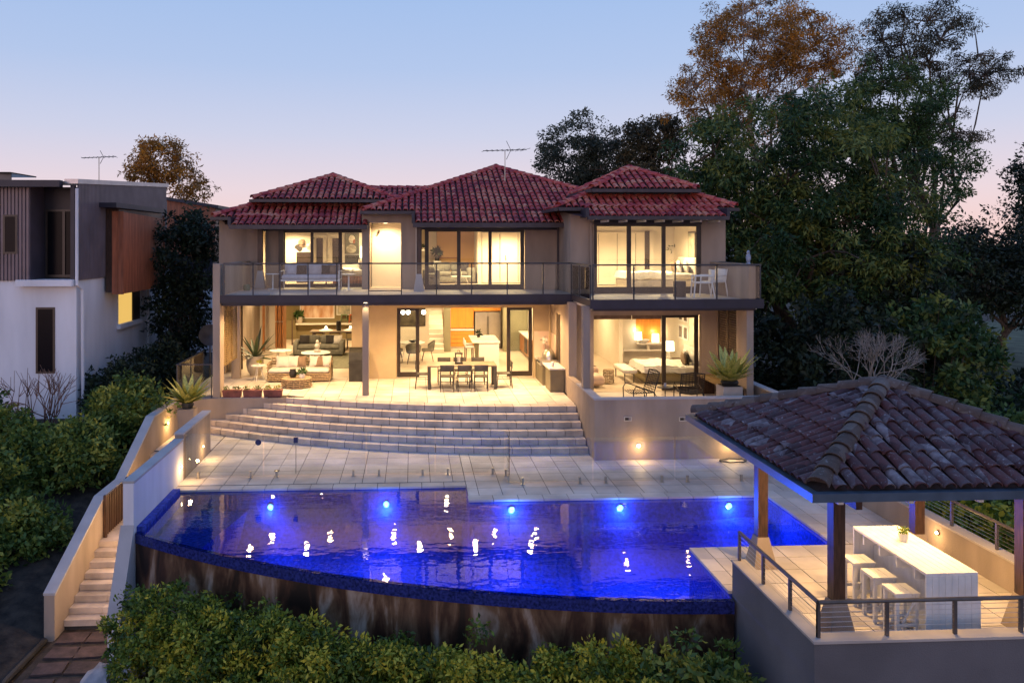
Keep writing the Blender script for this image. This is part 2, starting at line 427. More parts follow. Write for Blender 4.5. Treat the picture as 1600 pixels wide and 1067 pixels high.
M['weir_tile'] = mat('weir_mosaic', (.02, .028, .16), .12, .3, 22, .05, 60)
b.build('weir_band', M['weir_tile'], pool)
# stained render below the weir
def stain_mat():
    m = bpy.data.materials.new('stained_render'); m.use_nodes = True
    n, l = m.node_tree.nodes, m.node_tree.links; bs = n['Principled BSDF']; bs.inputs['Roughness'].default_value = .45
    g = n.new('ShaderNodeNewGeometry'); mp = n.new('ShaderNodeMapping'); mp.inputs['Scale'].default_value = (1.5, 1.5, .42); l.new(g.outputs['Position'], mp.inputs[0])
    nz = n.new('ShaderNodeTexNoise'); nz.inputs['Scale'].default_value = 1.3; nz.inputs['Detail'].default_value = 4; nz.inputs['Roughness'].default_value = .55; nz.inputs['Distortion'].default_value = 1.1; l.new(mp.outputs[0], nz.inputs['Vector'])
    r = n.new('ShaderNodeValToRGB'); e = r.color_ramp.elements
    e[0].position = .38; e[0].color = (.014, .008, .006, 1); e[1].position = .74; e[1].color = (.36, .30, .25, 1)
    x = e.new(.48); x.color = (.05, .022, .013, 1); x = e.new(.58); x.color = (.13, .075, .042, 1)
    m2 = n.new('ShaderNodeMapping'); m2.inputs['Scale'].default_value = (5, 5, 1.5); l.new(g.outputs['Position'], m2.inputs[0])
    nf = n.new('ShaderNodeTexNoise'); nf.inputs['Scale'].default_value = 1.6; nf.inputs['Detail'].default_value = 8; nf.inputs['Roughness'].default_value = .7; l.new(m2.outputs[0], nf.inputs['Vector'])
    mf = n.new('ShaderNodeMath'); mf.operation = 'MULTIPLY_ADD'; mf.inputs[1].default_value = .26; mf.inputs[2].default_value = -.11; l.new(nf.outputs[0], mf.inputs[0])
    ma = n.new('ShaderNodeMath'); ma.operation = 'ADD'; l.new(nz.outputs[0], ma.inputs[0]); l.new(mf.outputs[0], ma.inputs[1])
    l.new(ma.outputs[0], r.inputs[0]); l.new(r.outputs[0], bs.inputs['Base Color'])
    n2 = n.new('ShaderNodeTexNoise'); n2.inputs['Scale'].default_value = 50; bp = n.new('ShaderNodeBump'); bp.inputs['Strength'].default_value = .2; bp.inputs['Distance'].default_value = .01
    l.new(n2.outputs[0], bp.inputs['Height']); l.new(bp.outputs[0], bs.inputs['Normal']); return m
b = MB()
for i in range(48):
    x0, x1 = wx[i], wx[i + 1]; a0, a1 = weir_y(x0) + .025, weir_y(x1) + .025
    b.add([(x0, a0, -3.4), (x1, a1, -3.4), (x1, a1, ZW - .2), (x0, a0, ZW - .2)], [(0, 1, 2, 3)])
b.build('retaining_wall', stain_mat(), pool)
MB().box(-5.33, -5.18, weir_y(-5.3) + .1, 18.12, -1.3, ZD + .035).build('side_ledge', M['water_tile'], pool)
MB().prism([(-5.18, 18.1), (-5.18, 16.0), (-4.3, 15.3), (-3.7, 18.1)], -2.4, -1.42).build('bench', M['water_tile'], pool)
MB().box(5.004, 5.078, 12.436, 14.225, -2.2, ZD - .05).build('platform_side', M['water_tile'], pool)
# water
def water_mat():
    m = bpy.data.materials.new('pool_water'); m.use_nodes = True
    n, l = m.node_tree.nodes, m.node_tree.links; n.remove(n['Principled BSDF'])
    t = n.new('ShaderNodeBsdfTransparent'); t.inputs[0].default_value = (.62, .80, 1.0, 1)
    gl = n.new('ShaderNodeBsdfGlossy'); gl.inputs['Roughness'].default_value = .015
    f = n.new('ShaderNodeFresnel'); f.inputs[0].default_value = 1.36
    ge = n.new('ShaderNodeNewGeometry'); mp = n.new('ShaderNodeMapping'); mp.inputs['Scale'].default_value = (.8, 1.5, 1); l.new(ge.outputs['Position'], mp.inputs[0])
    n1 = n.new('ShaderNodeTexNoise'); n1.inputs['Scale'].default_value = 3.4; n1.inputs['Detail'].default_value = 2; l.new(mp.outputs[0], n1.inputs['Vector'])
    bp = n.new('ShaderNodeBump'); bp.inputs['Strength'].default_value = .055; bp.inputs['Distance'].default_value = .06
    l.new(n1.outputs[0], bp.inputs['Height']); l.new(bp.outputs[0], gl.inputs['Normal']); l.new(bp.outputs[0], f.inputs['Normal'])
    x = n.new('ShaderNodeMixShader'); mu = n.new('ShaderNodeMath'); mu.operation = 'MULTIPLY'; mu.use_clamp = True; mu.inputs[1].default_value = 2.0; l.new(f.outputs[0], mu.inputs[0]); l.new(mu.outputs[0], x.inputs[0]); l.new(t.outputs[0], x.inputs[1]); l.new(gl.outputs[0], x.inputs[2])
    l.new(x.outputs[0], n['Material Output'].inputs[0]); return m
struct(MB().add([(x, y - (.004 if 1 <= i < 50 else -.0), ZW) for i, (x, y) in enumerate(outline)], [tuple(range(n))]).build('pool_water', water_mat()))
PB = (.045, .12, 1.0)
for i, (x, y, z) in enumerate([(-3.19, 18.12, -1.33), (-.6, 18.12, -1.31), (2.12, 17.09, -1.14), (4.48, 17.09, -1.14), (6.88, 17.09, -1.14)]):
    t = thing('pool_light', ['glowing blue pool light nearest the white side wall', 'glowing blue pool light second from the white side wall', 'glowing blue pool light middle of the five, by the coping corner', 'glowing blue pool light fourth from the white side wall', 'glowing blue pool light beside the pavilion post'][i], 'pool light', (x, y, z), 'underwater pool lights')
    t2 = MB().lathe([(.055, .0), (.05, .03), (.03, .05), (.0, .06)], n=12)
    o = t2.build('lens', M['pool_bulb']); o.parent = t; o.rotation_euler = (R(90), 0, 0)
    o = MB().lathe([(.08, -.01), (.08, .012), (.058, .014), (.058, -.01)], n=12).build('rim', M['steel_b']); o.parent = t; o.rotation_euler = (R(90), 0, 0)
    lamp('SPOT', (x, y - .08, z), (330, 480, 560, 560, 480)[i], PB, .08, t, (x + (2.2, .3, -.3, 0, -.6)[i], y - 3, z - (1.2, .6, .5, .5, .5)[i]), (115, 140, 150, 150, 150)[i], .9); lamp('POINT', (x, y - .13, z - .07), (16, 34, 40, 40, 40)[i], (.06, .22, 1.0), .05, t)

# ------------------------------------------------------------------ terrace and curved steps
tx = [-3.75 + i * (4.6 + 3.75) / 30 for i in range(31)]
terr = MB()
tp = [(-6.95, 23.9), (-3.75, 23.9)] + [(x, arc_y(x, 22.21) + .3) for x in tx] + [(4.6, 29.0), (-6.95, 29.0)]
terr.prism(tp, -1.0, -.006)
TR = struct(terr.build('terrace', M['joint']))
def inside_terr(xa, xb, ya, yb): return not (ya > max(arc_y(xa, 22.21), arc_y(xb, 22.21)) + .36 if xb > -3.9 else ya >= 23.85)
for j in range(10):
    for i in range(22):
        xa, ya = -6.9 + .523 * i, 23.9 + .523 * j - .523 * 3
        xb, yb = min(xa + .523, 4.6), ya + .523
        ylow = max(ya, min(arc_y(xa, 22.21), arc_y(xb, 22.21)) + .378 if xb > -3.9 else 23.9)
        if xb <= xa or yb - ylow < .02: continue
        if ylow == ya or xb <= -3.9: paver_at(TR, xa, xb, ylow, yb, 0.0)
        else:
            g = .006; pl = [(xa + g, arc_y(xa, 22.21) + .378), (xb - g, arc_y(xb, 22.21) + .378), (xb - g, yb - g), (xa + g, yb - g)]
            if min(pl[0][1], pl[1][1]) < yb - .04: MB().prism([(q[0], max(ya + g, min(q[1], yb - g - .005))) for q in pl[:2]] + pl[2:], -.045, random.uniform(-.001, .001)).build('paver', M['paver'], TR)
steps = thing('curved_steps', 'broad curved flight of six sandstone steps up to the terrace', 'steps', (0, 22, ZD))
core = MB()
for k in range(6):
    y0 = 20.67 + .308 * k; z1 = ZD + .155 * (k + 1)
    pts = [(x, arc_y(x, y0) + .03) for x in np.linspace(-6.84, 4.58, 50) if arc_y(x, y0) + .03 < 23.88]
    back = [(4.58, 24.0), (pts[0][0], 24.0)]
    core.prism(pts + back, ZD - .01, z1 - .012)
    # stones along the arc
    xs = -6.84; xl = 4.585
    seg = .50; x = xl; first = True
    while x > -6.84:
        sl = (x - 4) / math.sqrt(19 ** 2 - (x - 4) ** 2)
        xn = x - (seg * (.55 if (first and k % 2) else 1)) / math.sqrt(1 + sl * sl); first = False
        xn = max(xn, -6.84)
        if arc_y(xn, y0) > 23.86:
            xn = 4 - math.sqrt(19 ** 2 - (19 - (23.86 - y0)) ** 2)
            if x - xn < .05: break
            last = True
        else: last = False
        g = .008; xa, xb = xn + g, x - g
        q = [xa, (xa * 2 + xb) / 3, (xa + 2 * xb) / 3, xb]
        poly = [(v, arc_y(v, y0)) for v in q] + [(v, min(arc_y(v, y0) + .37, 23.89)) for v in q[::-1]]
        mb = MB().prism(poly, z1 - .15, z1)
        mb.build('step_stone', M['step'], steps)
        x = xn
        if last or xn <= -6.835: break
core.build('core', M['joint'], steps)

# ------------------------------------------------------------------ garden walls
def xwall(parent, name, x0, x1, prof, zb, m, cap=None):
    """wall in a plane x = const: prof is [(y, ztop)...] from far to near"""
    poly = [(y, z) for y, z in prof] + [(prof[-1][0], zb), (prof[0][0], zb)]
    o = MB().xprism(poly[::-1], x0, x1).build(name, m, parent)
    if cap:
        c = MB()
        for (ya, za), (yb, zb2) in zip(prof[:-1], prof[1:]):
            c.xprism([(ya, za + .004), (ya, za + .05), (yb, zb2 + .05), (yb, zb2 + .004)], x0 - .015, x1 + .015)
        c.build('coping', cap, parent)
    return o
M['cap'] = mat('wall_cap', (.40, .38, .38), .8, .06, 2, .1, 60)
rw = thing('terrace_retaining_wall', 'beige rendered retaining wall below the flower boxes', 'wall', (-5.4, 23.9, -1))
box('wall', M['stucco'], rw, -6.849, -3.70, 23.862, 24.05, -.94, -.012)
sw = thing('stair_wall', 'long rendered wall stepping down beside the narrow side stairs', 'wall', (-6.95, 20, -3))
xwall(sw, 'wall', -7.05, -6.85, [(24.45, -.06), (21.6, -.06), (19.4, -1.08), (18.15, -1.08), (15.7, -2.17)], -3.4, M['stucco'], M['cap'])
iw = thing('pool_side_wall', 'pale wall between the pool and the side stairs', 'wall', (-5.43, 18, -1))
xwall(iw, 'upper_wall', -5.53, -5.331, [(21.42, .11), (18.92, .11)], -1.2, M['stucco'], M['cap'])
xwall(iw, 'lower_wall', -5.53, -5.332, [(18.915, -.02), (15.6, -.02)], -3.3, M['white_wall'], M['cap'])
xwall(iw, 'stair_parapet', -5.56, -5.335, [(15.597, -.86), (14.9, -2.3)], -3.4, M['white_wall'], M['cap'])
# the side stairs
st = thing('side_stairs', 'narrow stone steps climbing from the garden path to the gate', 'steps', (-6.2, 17, -3))
for k in range(8):
    yf = 16.1 + .25 * k; zt = -2.83 + .128 * k
    for a, b_ in ((-6.848, -6.20), (-6.195, -5.565)):
        MB().box(a, b_, yf, yf + .30 if k < 7 else yf + .30, zt - .12, zt).build('step_stone', M['step'], st)
MB().xprism([(16.13, -3.3), (16.13, -2.95), (18.1, -1.96), (19.75, -1.96), (21.5, -.99), (23.8, -.96), (23.8, -3.3)][::-1], -6.848, -5.56).build('core', M['joint'], st)
for k in range(6):
    yf = 19.72 + .31 * k; zt = -1.78 + .165 * k
    MB().box(-6.847, -5.562, yf, yf + .34, zt - .16, zt).build('step_stone', M['step'], st)
MB().box(-6.847, -5.562, 18.12, 19.75, -1.99, -1.93).build('landing', M['step'], st)
gt = thing('slatted_gate', 'small dark slatted gate folded back along the stair wall', 'gate', (-6.2, 18.1, -1.93))
for i in range(12): MB().box(-6.79, -6.76, 18.16 + i * .105, 18.195 + i * .105, -1.88, -1.02).build('slat', M['timber_dark'], gt)
for z in (-1.82, -1.12): MB().box(-6.825, -6.795, 18.08, 19.46, z, z + .05).build('rail', M['timber_dark'], gt)
for y in (18.06, 19.42): MB().box(-6.83, -6.76, y, y + .05, -1.93, -1.0).build('stile', M['timber_dark'], gt)

# right hand terrace of the bedroom wing: parapet
pw = thing('bedroom_terrace_parapet', 'rendered parapet wall round the bedroom terrace above the pool deck', 'wall', (7, 20, -1))
box('front_wall', M['stucco'], pw, 4.60, 9.70, 20.05, 20.25, ZD - .05, .59)
box('side_wall', M['stucco'], pw, 4.602, 4.80, 20.252, 23.7, ZD - .05, .588)
box('end_wall', M['stucco'], pw, 9.50, 9.699, 20.252, 24.2, ZD - .05, .588)
c = MB(); c.box(4.585, 9.715, 20.035, 20.265, .594, .63); c.box(4.585, 4.815, 20.268, 22.3, .592, .628); c.box(9.485, 9.715, 20.268, 24.0, .592, .628); c.build('coping', M['cap'], pw)
struct(box('bedroom_terrace_floor', M['paver'], None, 4.80, 9.5, 20.25, 24.25, -.9, 0))
# wall lights
def wall_light(x, y, z, nrm, label, watts, r=.035, group='garden wall lights', fitting='round'):
    t = thing('wall_light', label, 'wall light', (x, y, z), group)
    nv = Vector(nrm)
    if fitting == 'round':
        o = MB().lathe([(r * 1.5, 0), (r * 1.5, .015), (r, .02)], n=12).build('bezel', M['steel']); o.parent = t; o.rotation_euler = nv.to_track_quat('Z', 'Y').to_euler()
        o = MB().lathe([(r, .02), (r * .8, .035), (0, .045)], n=12).build('lens', M['bulb']); o.parent = t; o.rotation_euler = nv.to_track_quat('Z', 'Y').to_euler()
    lamp('POINT', (x + nv.x * .22, y + nv.y * .22, z - .04), watts, (1, .60, .24), .04, t)
    return t
wall_light(5.72, 20.05, -.57, (0, -1, 0), 'bright round wall light on the parapet behind the glass fence', 16, .045)
wall_light(8.05, 20.05, -.56, (0, -1, 0), 'bright round wall light beside the pavilion eave', 16, .045)
wall_light(-5.33, 18.68, -.56, (1, 0, 0), 'small step light on the pale pool wall, nearest the water', 11, .022)
wall_light(-5.33, 20.59, -.58, (1, 0, 0), 'small step light on the pool wall near the curved steps', 11, .022)
wall_light(-6.85, 22.72, -.45, (1, 0, 0), 'small step light on the stair wall under the spiky plant', 20, .03)
wall_light(9.42, 13.9, -.62, (-1, 0, 0), 'small wall light on the parapet behind the white bar', 8, .03)
wall_light(-5.54, 19.6, -1.2, (-1, 0, 0), 'step light facing the stair wall behind the pale pool wall', 42, .03)
wall_light(-5.56, 17.4, -1.4, (-1, 0, 0), 'step light above the side stairs facing the stair wall', 46, .03)
wall_light(-5.57, 15.5, -1.75, (-1, 0, 0), 'lowest step light above the foot of the side stairs', 26, .03)
for x, z, l in ((5.45, .11, 'recessed square wall vent nearer the steps'), (6.87, .09, 'recessed square wall vent nearer the pavilion')):
    t = thing('wall_vent', l, 'vent', (x, 20.05, z), 'parapet vents')
    b = MB(); b.box(-.10, .10, -.012, .0, -.055, -.035); b.box(-.10, .10, -.012, 0, .035, .055); b.box(-.10, -.075, -.012, 0, -.035, .035); b.box(.075, .10, -.012, 0, -.035, .035)
    o = b.build('frame', M['pot']); o.parent = t
    o = MB().box(-.075, .02, -.006, -.002, -.035, .035).build('grille', M['frame']); o.parent = t

# ------------------------------------------------------------------ glass pool fence
spig = MB(); spig.box(-.025, .025, -.03, .03, 0, .15); spig.box(-.045, .045, -.045, .045, 0, .012)
SPIG = spig.mesh('spigot', M['steel_b'])
def fence_panel(x0, x1, y, label):
    t = thing('glass_fence_panel', label, 'glass fence', ((x0 + x1) / 2, y, ZD), 'frameless glass pool fence panels')
    o = MB().box(x0, x1, y - .006, y + .006, ZD + .06, ZD + 1.05).build('pane', M['fence_glass'], t)
    for x in (x0 + .28, x1 - .28): put('spigot', SPIG, t, (x - (x0 + x1) / 2, 0, 0))
    return t
xs = [-5.31, -3.5, -1.1, .53, 2.2]
for i in range(4): fence_panel(xs[i] + .02, xs[i + 1] - .02, 19.0, 'frameless glass fence panel on short spigots, ' + ['against the pale pool wall', 'second from the pale pool wall', 'third from the pale pool wall', 'ending at the bend in the fence'][i])
FP = [o for o in COL.objects if o.name.startswith('glass_fence_panel')]
MB().box(-2.80, -2.70, 18.97, 19.03, -.12, .0).build('latch', mat('latch_blue', (.02, .03, .10), .3, .1, 5), FP[1]); MB().tube([(-2.75, 19.02, -.12), (-2.75, 19.02, -.85)], .008, 5).build('latch_rod', M['steel_b'], FP[1])
o = MB().lathe([(.07, 0), (.07, .012), (0, .012)], n=16).build('safety_disc', bpy.data.materials['latch_blue']); o.parent = FP[0]; o.rotation_euler = (R(90), 0, 0); o.location = Vector((-3.62, 18.99, -.10)) - off(FP[0])
t = thing('glass_fence_panel', 'short glass fence return where the fence steps forward', 'glass fence', (2.2, 18.6, ZD), 'frameless glass pool fence panels')
MB().box(2.194, 2.206, 18.17, 18.97, ZD + .06, ZD + 1.05).build('pane', M['fence_glass'], t); put('spigot', SPIG, t, (0, .25, 0)); put('spigot', SPIG, t, (0, -.25, 0))
xs = [2.2, 4.12, 6.03, 7.9, 9.4]
for i in range(4): fence_panel(xs[i] + .02, xs[i + 1] - .02, 18.15, 'clear glass fence panel near the water, ' + ['just right of the bend in the fence', 'before the nearer wall vent', 'before the further wall vent', 'behind the pavilion post'][i])
# hose on the deck, floor drain
b = MB(); b.tube([(8.05 + .33 * math.cos(a * .35) * (1 + .05 * math.sin(a)), 19.72 + .16 * math.sin(a * .35), ZD + .03 + .006 * (a % 3)) for a in range(44)], .02, 5)
tag(b.build('garden_hose', M['black']), 'dark coiled garden hose lying on the deck by the parapet', 'hose')
tag(MB().box(-3.34, -3.22, 19.45, 19.6, ZD + .002, ZD + .008).build('floor_drain', M['timber_dark']), 'small square drain grate in the pool deck', 'drain')

# ------------------------------------------------------------------ tiled roofs
def barrel_mesh(name, m, r0, r1, L, n=6, thick=.016):
    """half round clay tile lying along +y (uphill); lower end at y = 0"""
    vs = []; fs = []
    for (y, r, z) in ((0, r0, .022), (L, r1, 0)):
        for k in range(n + 1):
            t = math.pi * k / n; vs.append((r * math.cos(t), y, z + r * .85 * math.sin(t)))
    for k in range(n): fs.append((k, n + 1 + k, n + 2 + k, k + 1))
    b0 = len(vs)
    for k in range(n + 1):
        t = math.pi * k / n; vs.append(((r0 - thick) * math.cos(t), 0, .022 + (r0 - thick) * .85 * math.sin(t)))
    for k in range(n): fs.append((k, k + 1, b0 + k + 1, b0 + k))
    b1 = len(vs)
    for k in range(n + 1):
        t = math.pi * k / n; vs.append(((r0 - thick) * math.cos(t), .10, .018 + (r0 - thick) * .8 * math.sin(t)))
    for k in range(n): fs.append((b0 + k, b0 + k + 1, b1 + k + 1, b1 + k))
    fs.append(tuple(b1 + k for k in range(n + 1)))
    b = MB(); b.add(vs, fs, True); return b.mesh(name, m)

def mesh_arrays(me):
    n = len(me.vertices); v = np.empty(n * 3); me.vertices.foreach_get('co', v)
    return v.reshape(-1, 3), [tuple(p.vertices) for p in me.polygons]

TILES = []            # (distance, roof node, matrix, mesh)
def slope_tiles(roof, mesh, o, e, nrm, tan, inside, umax, hmax, pitch, row, jit=.006, solid=False):
    """o: eave start (x,y,z); e: unit eave direction; nrm: unit uphill direction (plan)"""
    e3 = Vector((e[0], e[1], 0)); up = Vector((nrm[0], nrm[1], tan)).normalized(); w = e3.cross(up)
    if w.z < 0: w = -w; e3 = -e3; flip = True
    else: flip = False
    hs = row * math.cos(math.atan(tan))
    nc = int(umax / pitch)
    for i in range(nc):
        u = (i + .5) * umax / nc
        j = 0
        while j * hs < hmax:
            h = j * hs
            if inside(u, h + hs * .4):
                p = Vector(o) + Vector((e[0], e[1], 0)) * u + Vector((nrm[0], nrm[1], tan)) * h
                p += Vector((random.uniform(-jit, jit), random.uniform(-jit, jit), random.uniform(0, jit)))
                rz = random.uniform(-.025, .025)
                m = Matrix((e3, up, w)).transposed().to_4x4(); m = Matrix.Translation(p) @ m @ Matrix.Rotation(rz, 4, 'Z')
                TILES.append(((p - cam.location).length if not solid else 999, roof, m, mesh))
            j += 1

def hip_tiles(roof, mesh, a, b, step, solid=False):
    a, b = Vector(a), Vector(b); d = (b - a); L = d.length; d.normalize()
    side = d.cross(Vector((0, 0, 1))).normalized(); w = side.cross(d)
    n = max(1, round(L / step))
    for i in range(n):
        p = a + d * (L * i / n) + Vector((0, 0, .03))
        m = Matrix.Translation(p) @ Matrix((side, d, w)).transposed().to_4x4() @ Matrix.Rotation(random.uniform(-.03, .03), 4, 'Z')
        TILES.append(((p - cam.location).length if not solid else 999, roof, m, mesh))

def flush_tiles(limit, name='tile'):
    TILES.sort(key=lambda t: t[0])
    rest = {}
    for i, (d, roof, m, me) in enumerate(TILES):
        if i < limit and d < 900:
            o = put(name, me, roof, mtx=Matrix.Translation(-off(roof)) @ m)
        else: rest.setdefault(roof.name, [roof, []])[1].append((m, me))
    for roof, lst in rest.values():
        V = []; F = []; base = 0; cache = {}
        for m, me in lst:
            if me.name not in cache: cache[me.name] = mesh_arrays(me)
            v, f = cache[me.name]; mm = np.array(m)
            V.append(v @ mm[:3, :3].T + mm[:3, 3]); F += [tuple(base + k for k in q) for q in f]; base += len(v)
        V = np.concatenate(V) - np.array(off(roof))
        me2 = bpy.data.meshes.new('tiles_rest'); me2.from_pydata(V.tolist(), [], F); me2.materials.append(lst[0][1].materials[0])
        me2.polygons.foreach_set('use_smooth', [True] * len(F)); me2.set_sharp_from_angle(angle=R(42))
        o = bpy.data.objects.new('further_tiles', me2); COL.objects.link(o); o.parent = roof; o['kind'] = 'stuff'
    TILES.clear()

COVER = barrel_mesh('tile', M['roof'], .083, .070, .40)
HIP = barrel_mesh('hip_tile', M['roof'], .125, .11, .42)
TAN = .40
house = thing('house', 'large two storey beige house with red tiled hip roofs and lit rooms', 'house', (1, 26, 0))
H = house
def hp(name, m, *c): return box(name, m, H, *c)
def gutter_line(parent, pts, w=.11, h=.10):
    b = MB()
    for (a, c) in zip(pts[:-1], pts[1:]):
        a, c = Vector(a), Vector(c); d = (c - a).normalized(); s = d.cross(Vector((0, 0, 1))) * w
        vs = [a, c, c + s, a + s]
        b.add([v + Vector((0, 0, -h)) for v in vs] + [v for v in vs], [(3, 2, 1, 0), (0, 1, 5, 4), (1, 2, 6, 5), (2, 3, 7, 6), (3, 0, 4, 7), (4, 5, 6, 7)])
    b.build('gutter', M['gutter'], parent)

def pyramid(name, x0, x1, y0, y1, z0, ax, ay, az, vis=('front', 'left', 'right'), soff=.0):
    """hip roof: eave rectangle and apex"""
    rf = node(name, H)
    b = MB(); b.add([(x0, y0, z0), (x1, y0, z0), (x1, y1, z0), (x0, y1, z0), (ax, ay, az)], [(0, 1, 4), (1, 2, 4), (2, 3, 4), (3, 0, 4)])
    b.add([(x0, y0, z0 - .03), (x1, y0, z0 - .03), (x1, y1, z0 - .03), (x0, y1, z0 - .03)], [(3, 2, 1, 0)])
    b.build('underlay', M['roof_base'], rf)
    tf = (az - z0) / (ay - y0); hf = ay - y0
    def tri(L, apexu, hmax): return lambda u, h: (u > apexu * h / hmax) and (u < L - (L - apexu) * h / hmax)
    slope_tiles(rf, COVER, (x0, y0 - .03, z0 + .02), (1, 0), (0, 1), tf, tri(x1 - x0, ax - x0, hf), x1 - x0, hf, .212, .36)
    if 'left' in vis: slope_tiles(rf, COVER, (x0 - .03, y0, z0 + .02), (0, 1), (1, 0), (az - z0) / (ax - x0), tri(y1 - y0, ay - y0, ax - x0), y1 - y0, ax - x0, .212, .36, solid=True)
    if 'right' in vis: slope_tiles(rf, COVER, (x1 + .03, y0, z0 + .02), (0, 1), (-1, 0), (az - z0) / (x1 - ax), tri(y1 - y0, ay - y0, x1 - ax), y1 - y0, x1 - ax, .212, .36, solid=True)
    for (cx, cy) in ((x0, y0), (x1, y0)): hip_tiles(rf, HIP, (cx, cy, z0 + .03), (ax, ay, az + .0), .36)
    for (cx, cy) in ((x0, y1), (x1, y1)): hip_tiles(rf, HIP, (cx, cy, z0 + .03), (ax, ay, az + .03), .36, True)
    MB().lathe([(.12, -.06), (.15, 0), (.13, .06), (.06, .10), (0, .11)], (ax, ay, az + .03), 10).build('apex_cap', M['roof'], rf)
    gutter_line(rf, [(x0, y1, z0 + .02), (x0, y0, z0 + .02), (x1, y0, z0 + .02), (x1, y1, z0 + .02)][::1])
    return rf

# middle roof with its lower apron over the balcony doors
rm = pyramid('middle_roof', -1.64, 8.2, 26.65, 36.3, 5.60, 3.28, 31.5, 7.52)
b = MB(); b.add([(.06, 25.65, 5.19), (4.98, 25.65, 5.19), (4.98, 26.68, 5.605), (.06, 26.68, 5.605)], [(0, 1, 2, 3)])
b.add([(.06, 25.65, 5.16), (4.98, 25.65, 5.16), (4.98, 26.7, 5.5), (.06, 26.7, 5.5)], [(3, 2, 1, 0), ]); b.add([(.06, 25.65, 5.19), (.06, 26.68, 5.605), (.06, 26.68, 5.4), (.06, 25.65, 5.1)], [(0, 1, 2, 3)])
b.build('apron_underlay', M['roof_base'], rm)
slope_tiles(rm, COVER, (.06, 25.62, 5.20), (1, 0), (0, 1), TAN, lambda u, h: True, 4.92, 1.0, .212, .36)
gutter_line(rm, [(.0, 25.65, 5.21), (5.02, 25.65, 5.21)], .12, .15)
MB().box(-.04, .06, 25.6, 26.7, 5.2, 5.58).build('apron_end', M['fascia'], rm)
# left wing: skirt roof, clerestory band, top hip
rl = node('left_skirt_roof', H)
b = MB(); b.add([(-6.78, 27.6, 5.42), (-1.5, 27.6, 5.42), (-1.5, 28.68, 5.9), (-5.5, 28.68, 5.9), (-5.5, 33, 5.9), (-6.78, 33, 5.42)], [(0, 1, 2, 3), (0, 3, 4, 5)])
b.add([(-6.0, 26.8, 5.13), (-1.5, 26.8, 5.13), (-1.5, 27.62, 5.425), (-6.0, 27.62, 5.425)], [(0, 1, 2, 3)])
b.add([(-6.0, 26.8, 5.10), (-1.5, 26.8, 5.10), (-1.5, 28.6, 5.38), (-6.78, 28.6, 5.38)], [(3, 2, 1, 0)]); b.build('underlay', M['roof_base'], rl)
slope_tiles(rl, COVER, (-6.0, 26.77, 5.14), (1, 0), (0, 1), .37, lambda u, h: True, 4.5, .82, .212, .36)
slope_tiles(rl, COVER, (-6.78, 27.57, 5.43), (1, 0), (0, 1), .44, lambda u, h: u > h * 1.2, 5.28, 1.02, .212, .36)
slope_tiles(rl, COVER, (-6.81, 27.6, 5.43), (0, 1), (1, 0), .375, lambda u, h: u > h, 5.4, 1.25, .212, .36, solid=True)
hip_tiles(rl, HIP, (-6.78, 27.58, 5.45), (-5.5, 28.68, 5.93), .36)
b = MB(); b.box(-5.52, -1.5, 28.62, 28.72, 5.86, 5.94); b.box(-5.56, -5.46, 28.73, 33, 5.86, 5.94); b.build('flashing', mat('red_flashing', (.32, .06, .06), .6, .1, 3), rl)
gutter_line(rl, [(-6.06, 26.8, 5.16), (-1.5, 26.8, 5.16)], .12, .14); gutter_line(rl, [(-6.78, 33, 5.44), (-6.78, 27.6, 5.44), (-6.0, 27.6, 5.44)])
MB().box(-6.1, -6.0, 26.74, 27.6, 5.12, 5.42).build('apron_end', M['fascia'], rl)
hp('clerestory_wall', M['fascia'], -5.38, -.55, 28.73, 32.6, 5.5, 6.03)
pyramid('left_upper_roof', -5.55, -.5, 28.0, 33.2, 6.05, -3.03, 30.6, 7.08, vis=('left',))
rb = node('rear_roof', H)
b = MB(); b.add([(-3.2, 31.5, 6.15), (3, 31.5, 6.15), (3, 33.2, 6.84), (-3.2, 33.2, 6.84), (3, 36, 5.6), (-3.2, 36, 5.6)], [(0, 1, 2, 3), (3, 2, 4, 5)]); b.build('underlay', M['roof_base'], rb)
slope_tiles(rb, COVER, (-3.2, 31.5, 6.17), (1, 0), (0, 1), .4, lambda u, h: True, 6.2, 1.65, .212, .36, solid=True)
hip_tiles(rb, HIP, (-3.2, 33.2, 6.79), (3, 33.2, 6.79), .36)
# right wing
rr = node('right_skirt_roof', H)
b = MB(); b.add([(4.41, 24.1, 5.62), (9.92, 24.1, 5.62), (8.95, 25.1, 6.06), (5.5, 25.1, 6.06), (8.95, 29, 6.06), (9.92, 29, 5.62), (5.5, 29, 6.06), (4.41, 29, 5.62)], [(0, 1, 2, 3), (1, 5, 4, 2), (0, 3, 6, 7)])
b.add([(5.17, 23.3, 5.33), (9.3, 23.3, 5.33), (9.3, 24.12, 5.625), (5.17, 24.12, 5.625)], [(0, 1, 2, 3)])
b.add([(5.17, 23.3, 5.30), (9.3, 23.3, 5.30), (9.92, 24.6, 5.57), (4.41, 24.6, 5.57)], [(3, 2, 1, 0)]); b.build('underlay', M['roof_base'], rr)
slope_tiles(rr, COVER, (5.17, 23.27, 5.34), (1, 0), (0, 1), .36, lambda u, h: True, 4.13, .82, .212, .36)
slope_tiles(rr, COVER, (4.41, 24.07, 5.63), (1, 0), (0, 1), .44, lambda u, h: u > h * 1.05 and u < 5.51 - h, 5.51, .98, .212, .36)
slope_tiles(rr, COVER, (9.95, 24.1, 5.63), (0, 1), (-1, 0), .44, lambda u, h: u > h, 4.9, .97, .212, .36)
slope_tiles(rr, COVER, (4.38, 24.1, 5.63), (0, 1), (1, 0), .40, lambda u, h: u > h, 2.4, 1.05, .212, .36)
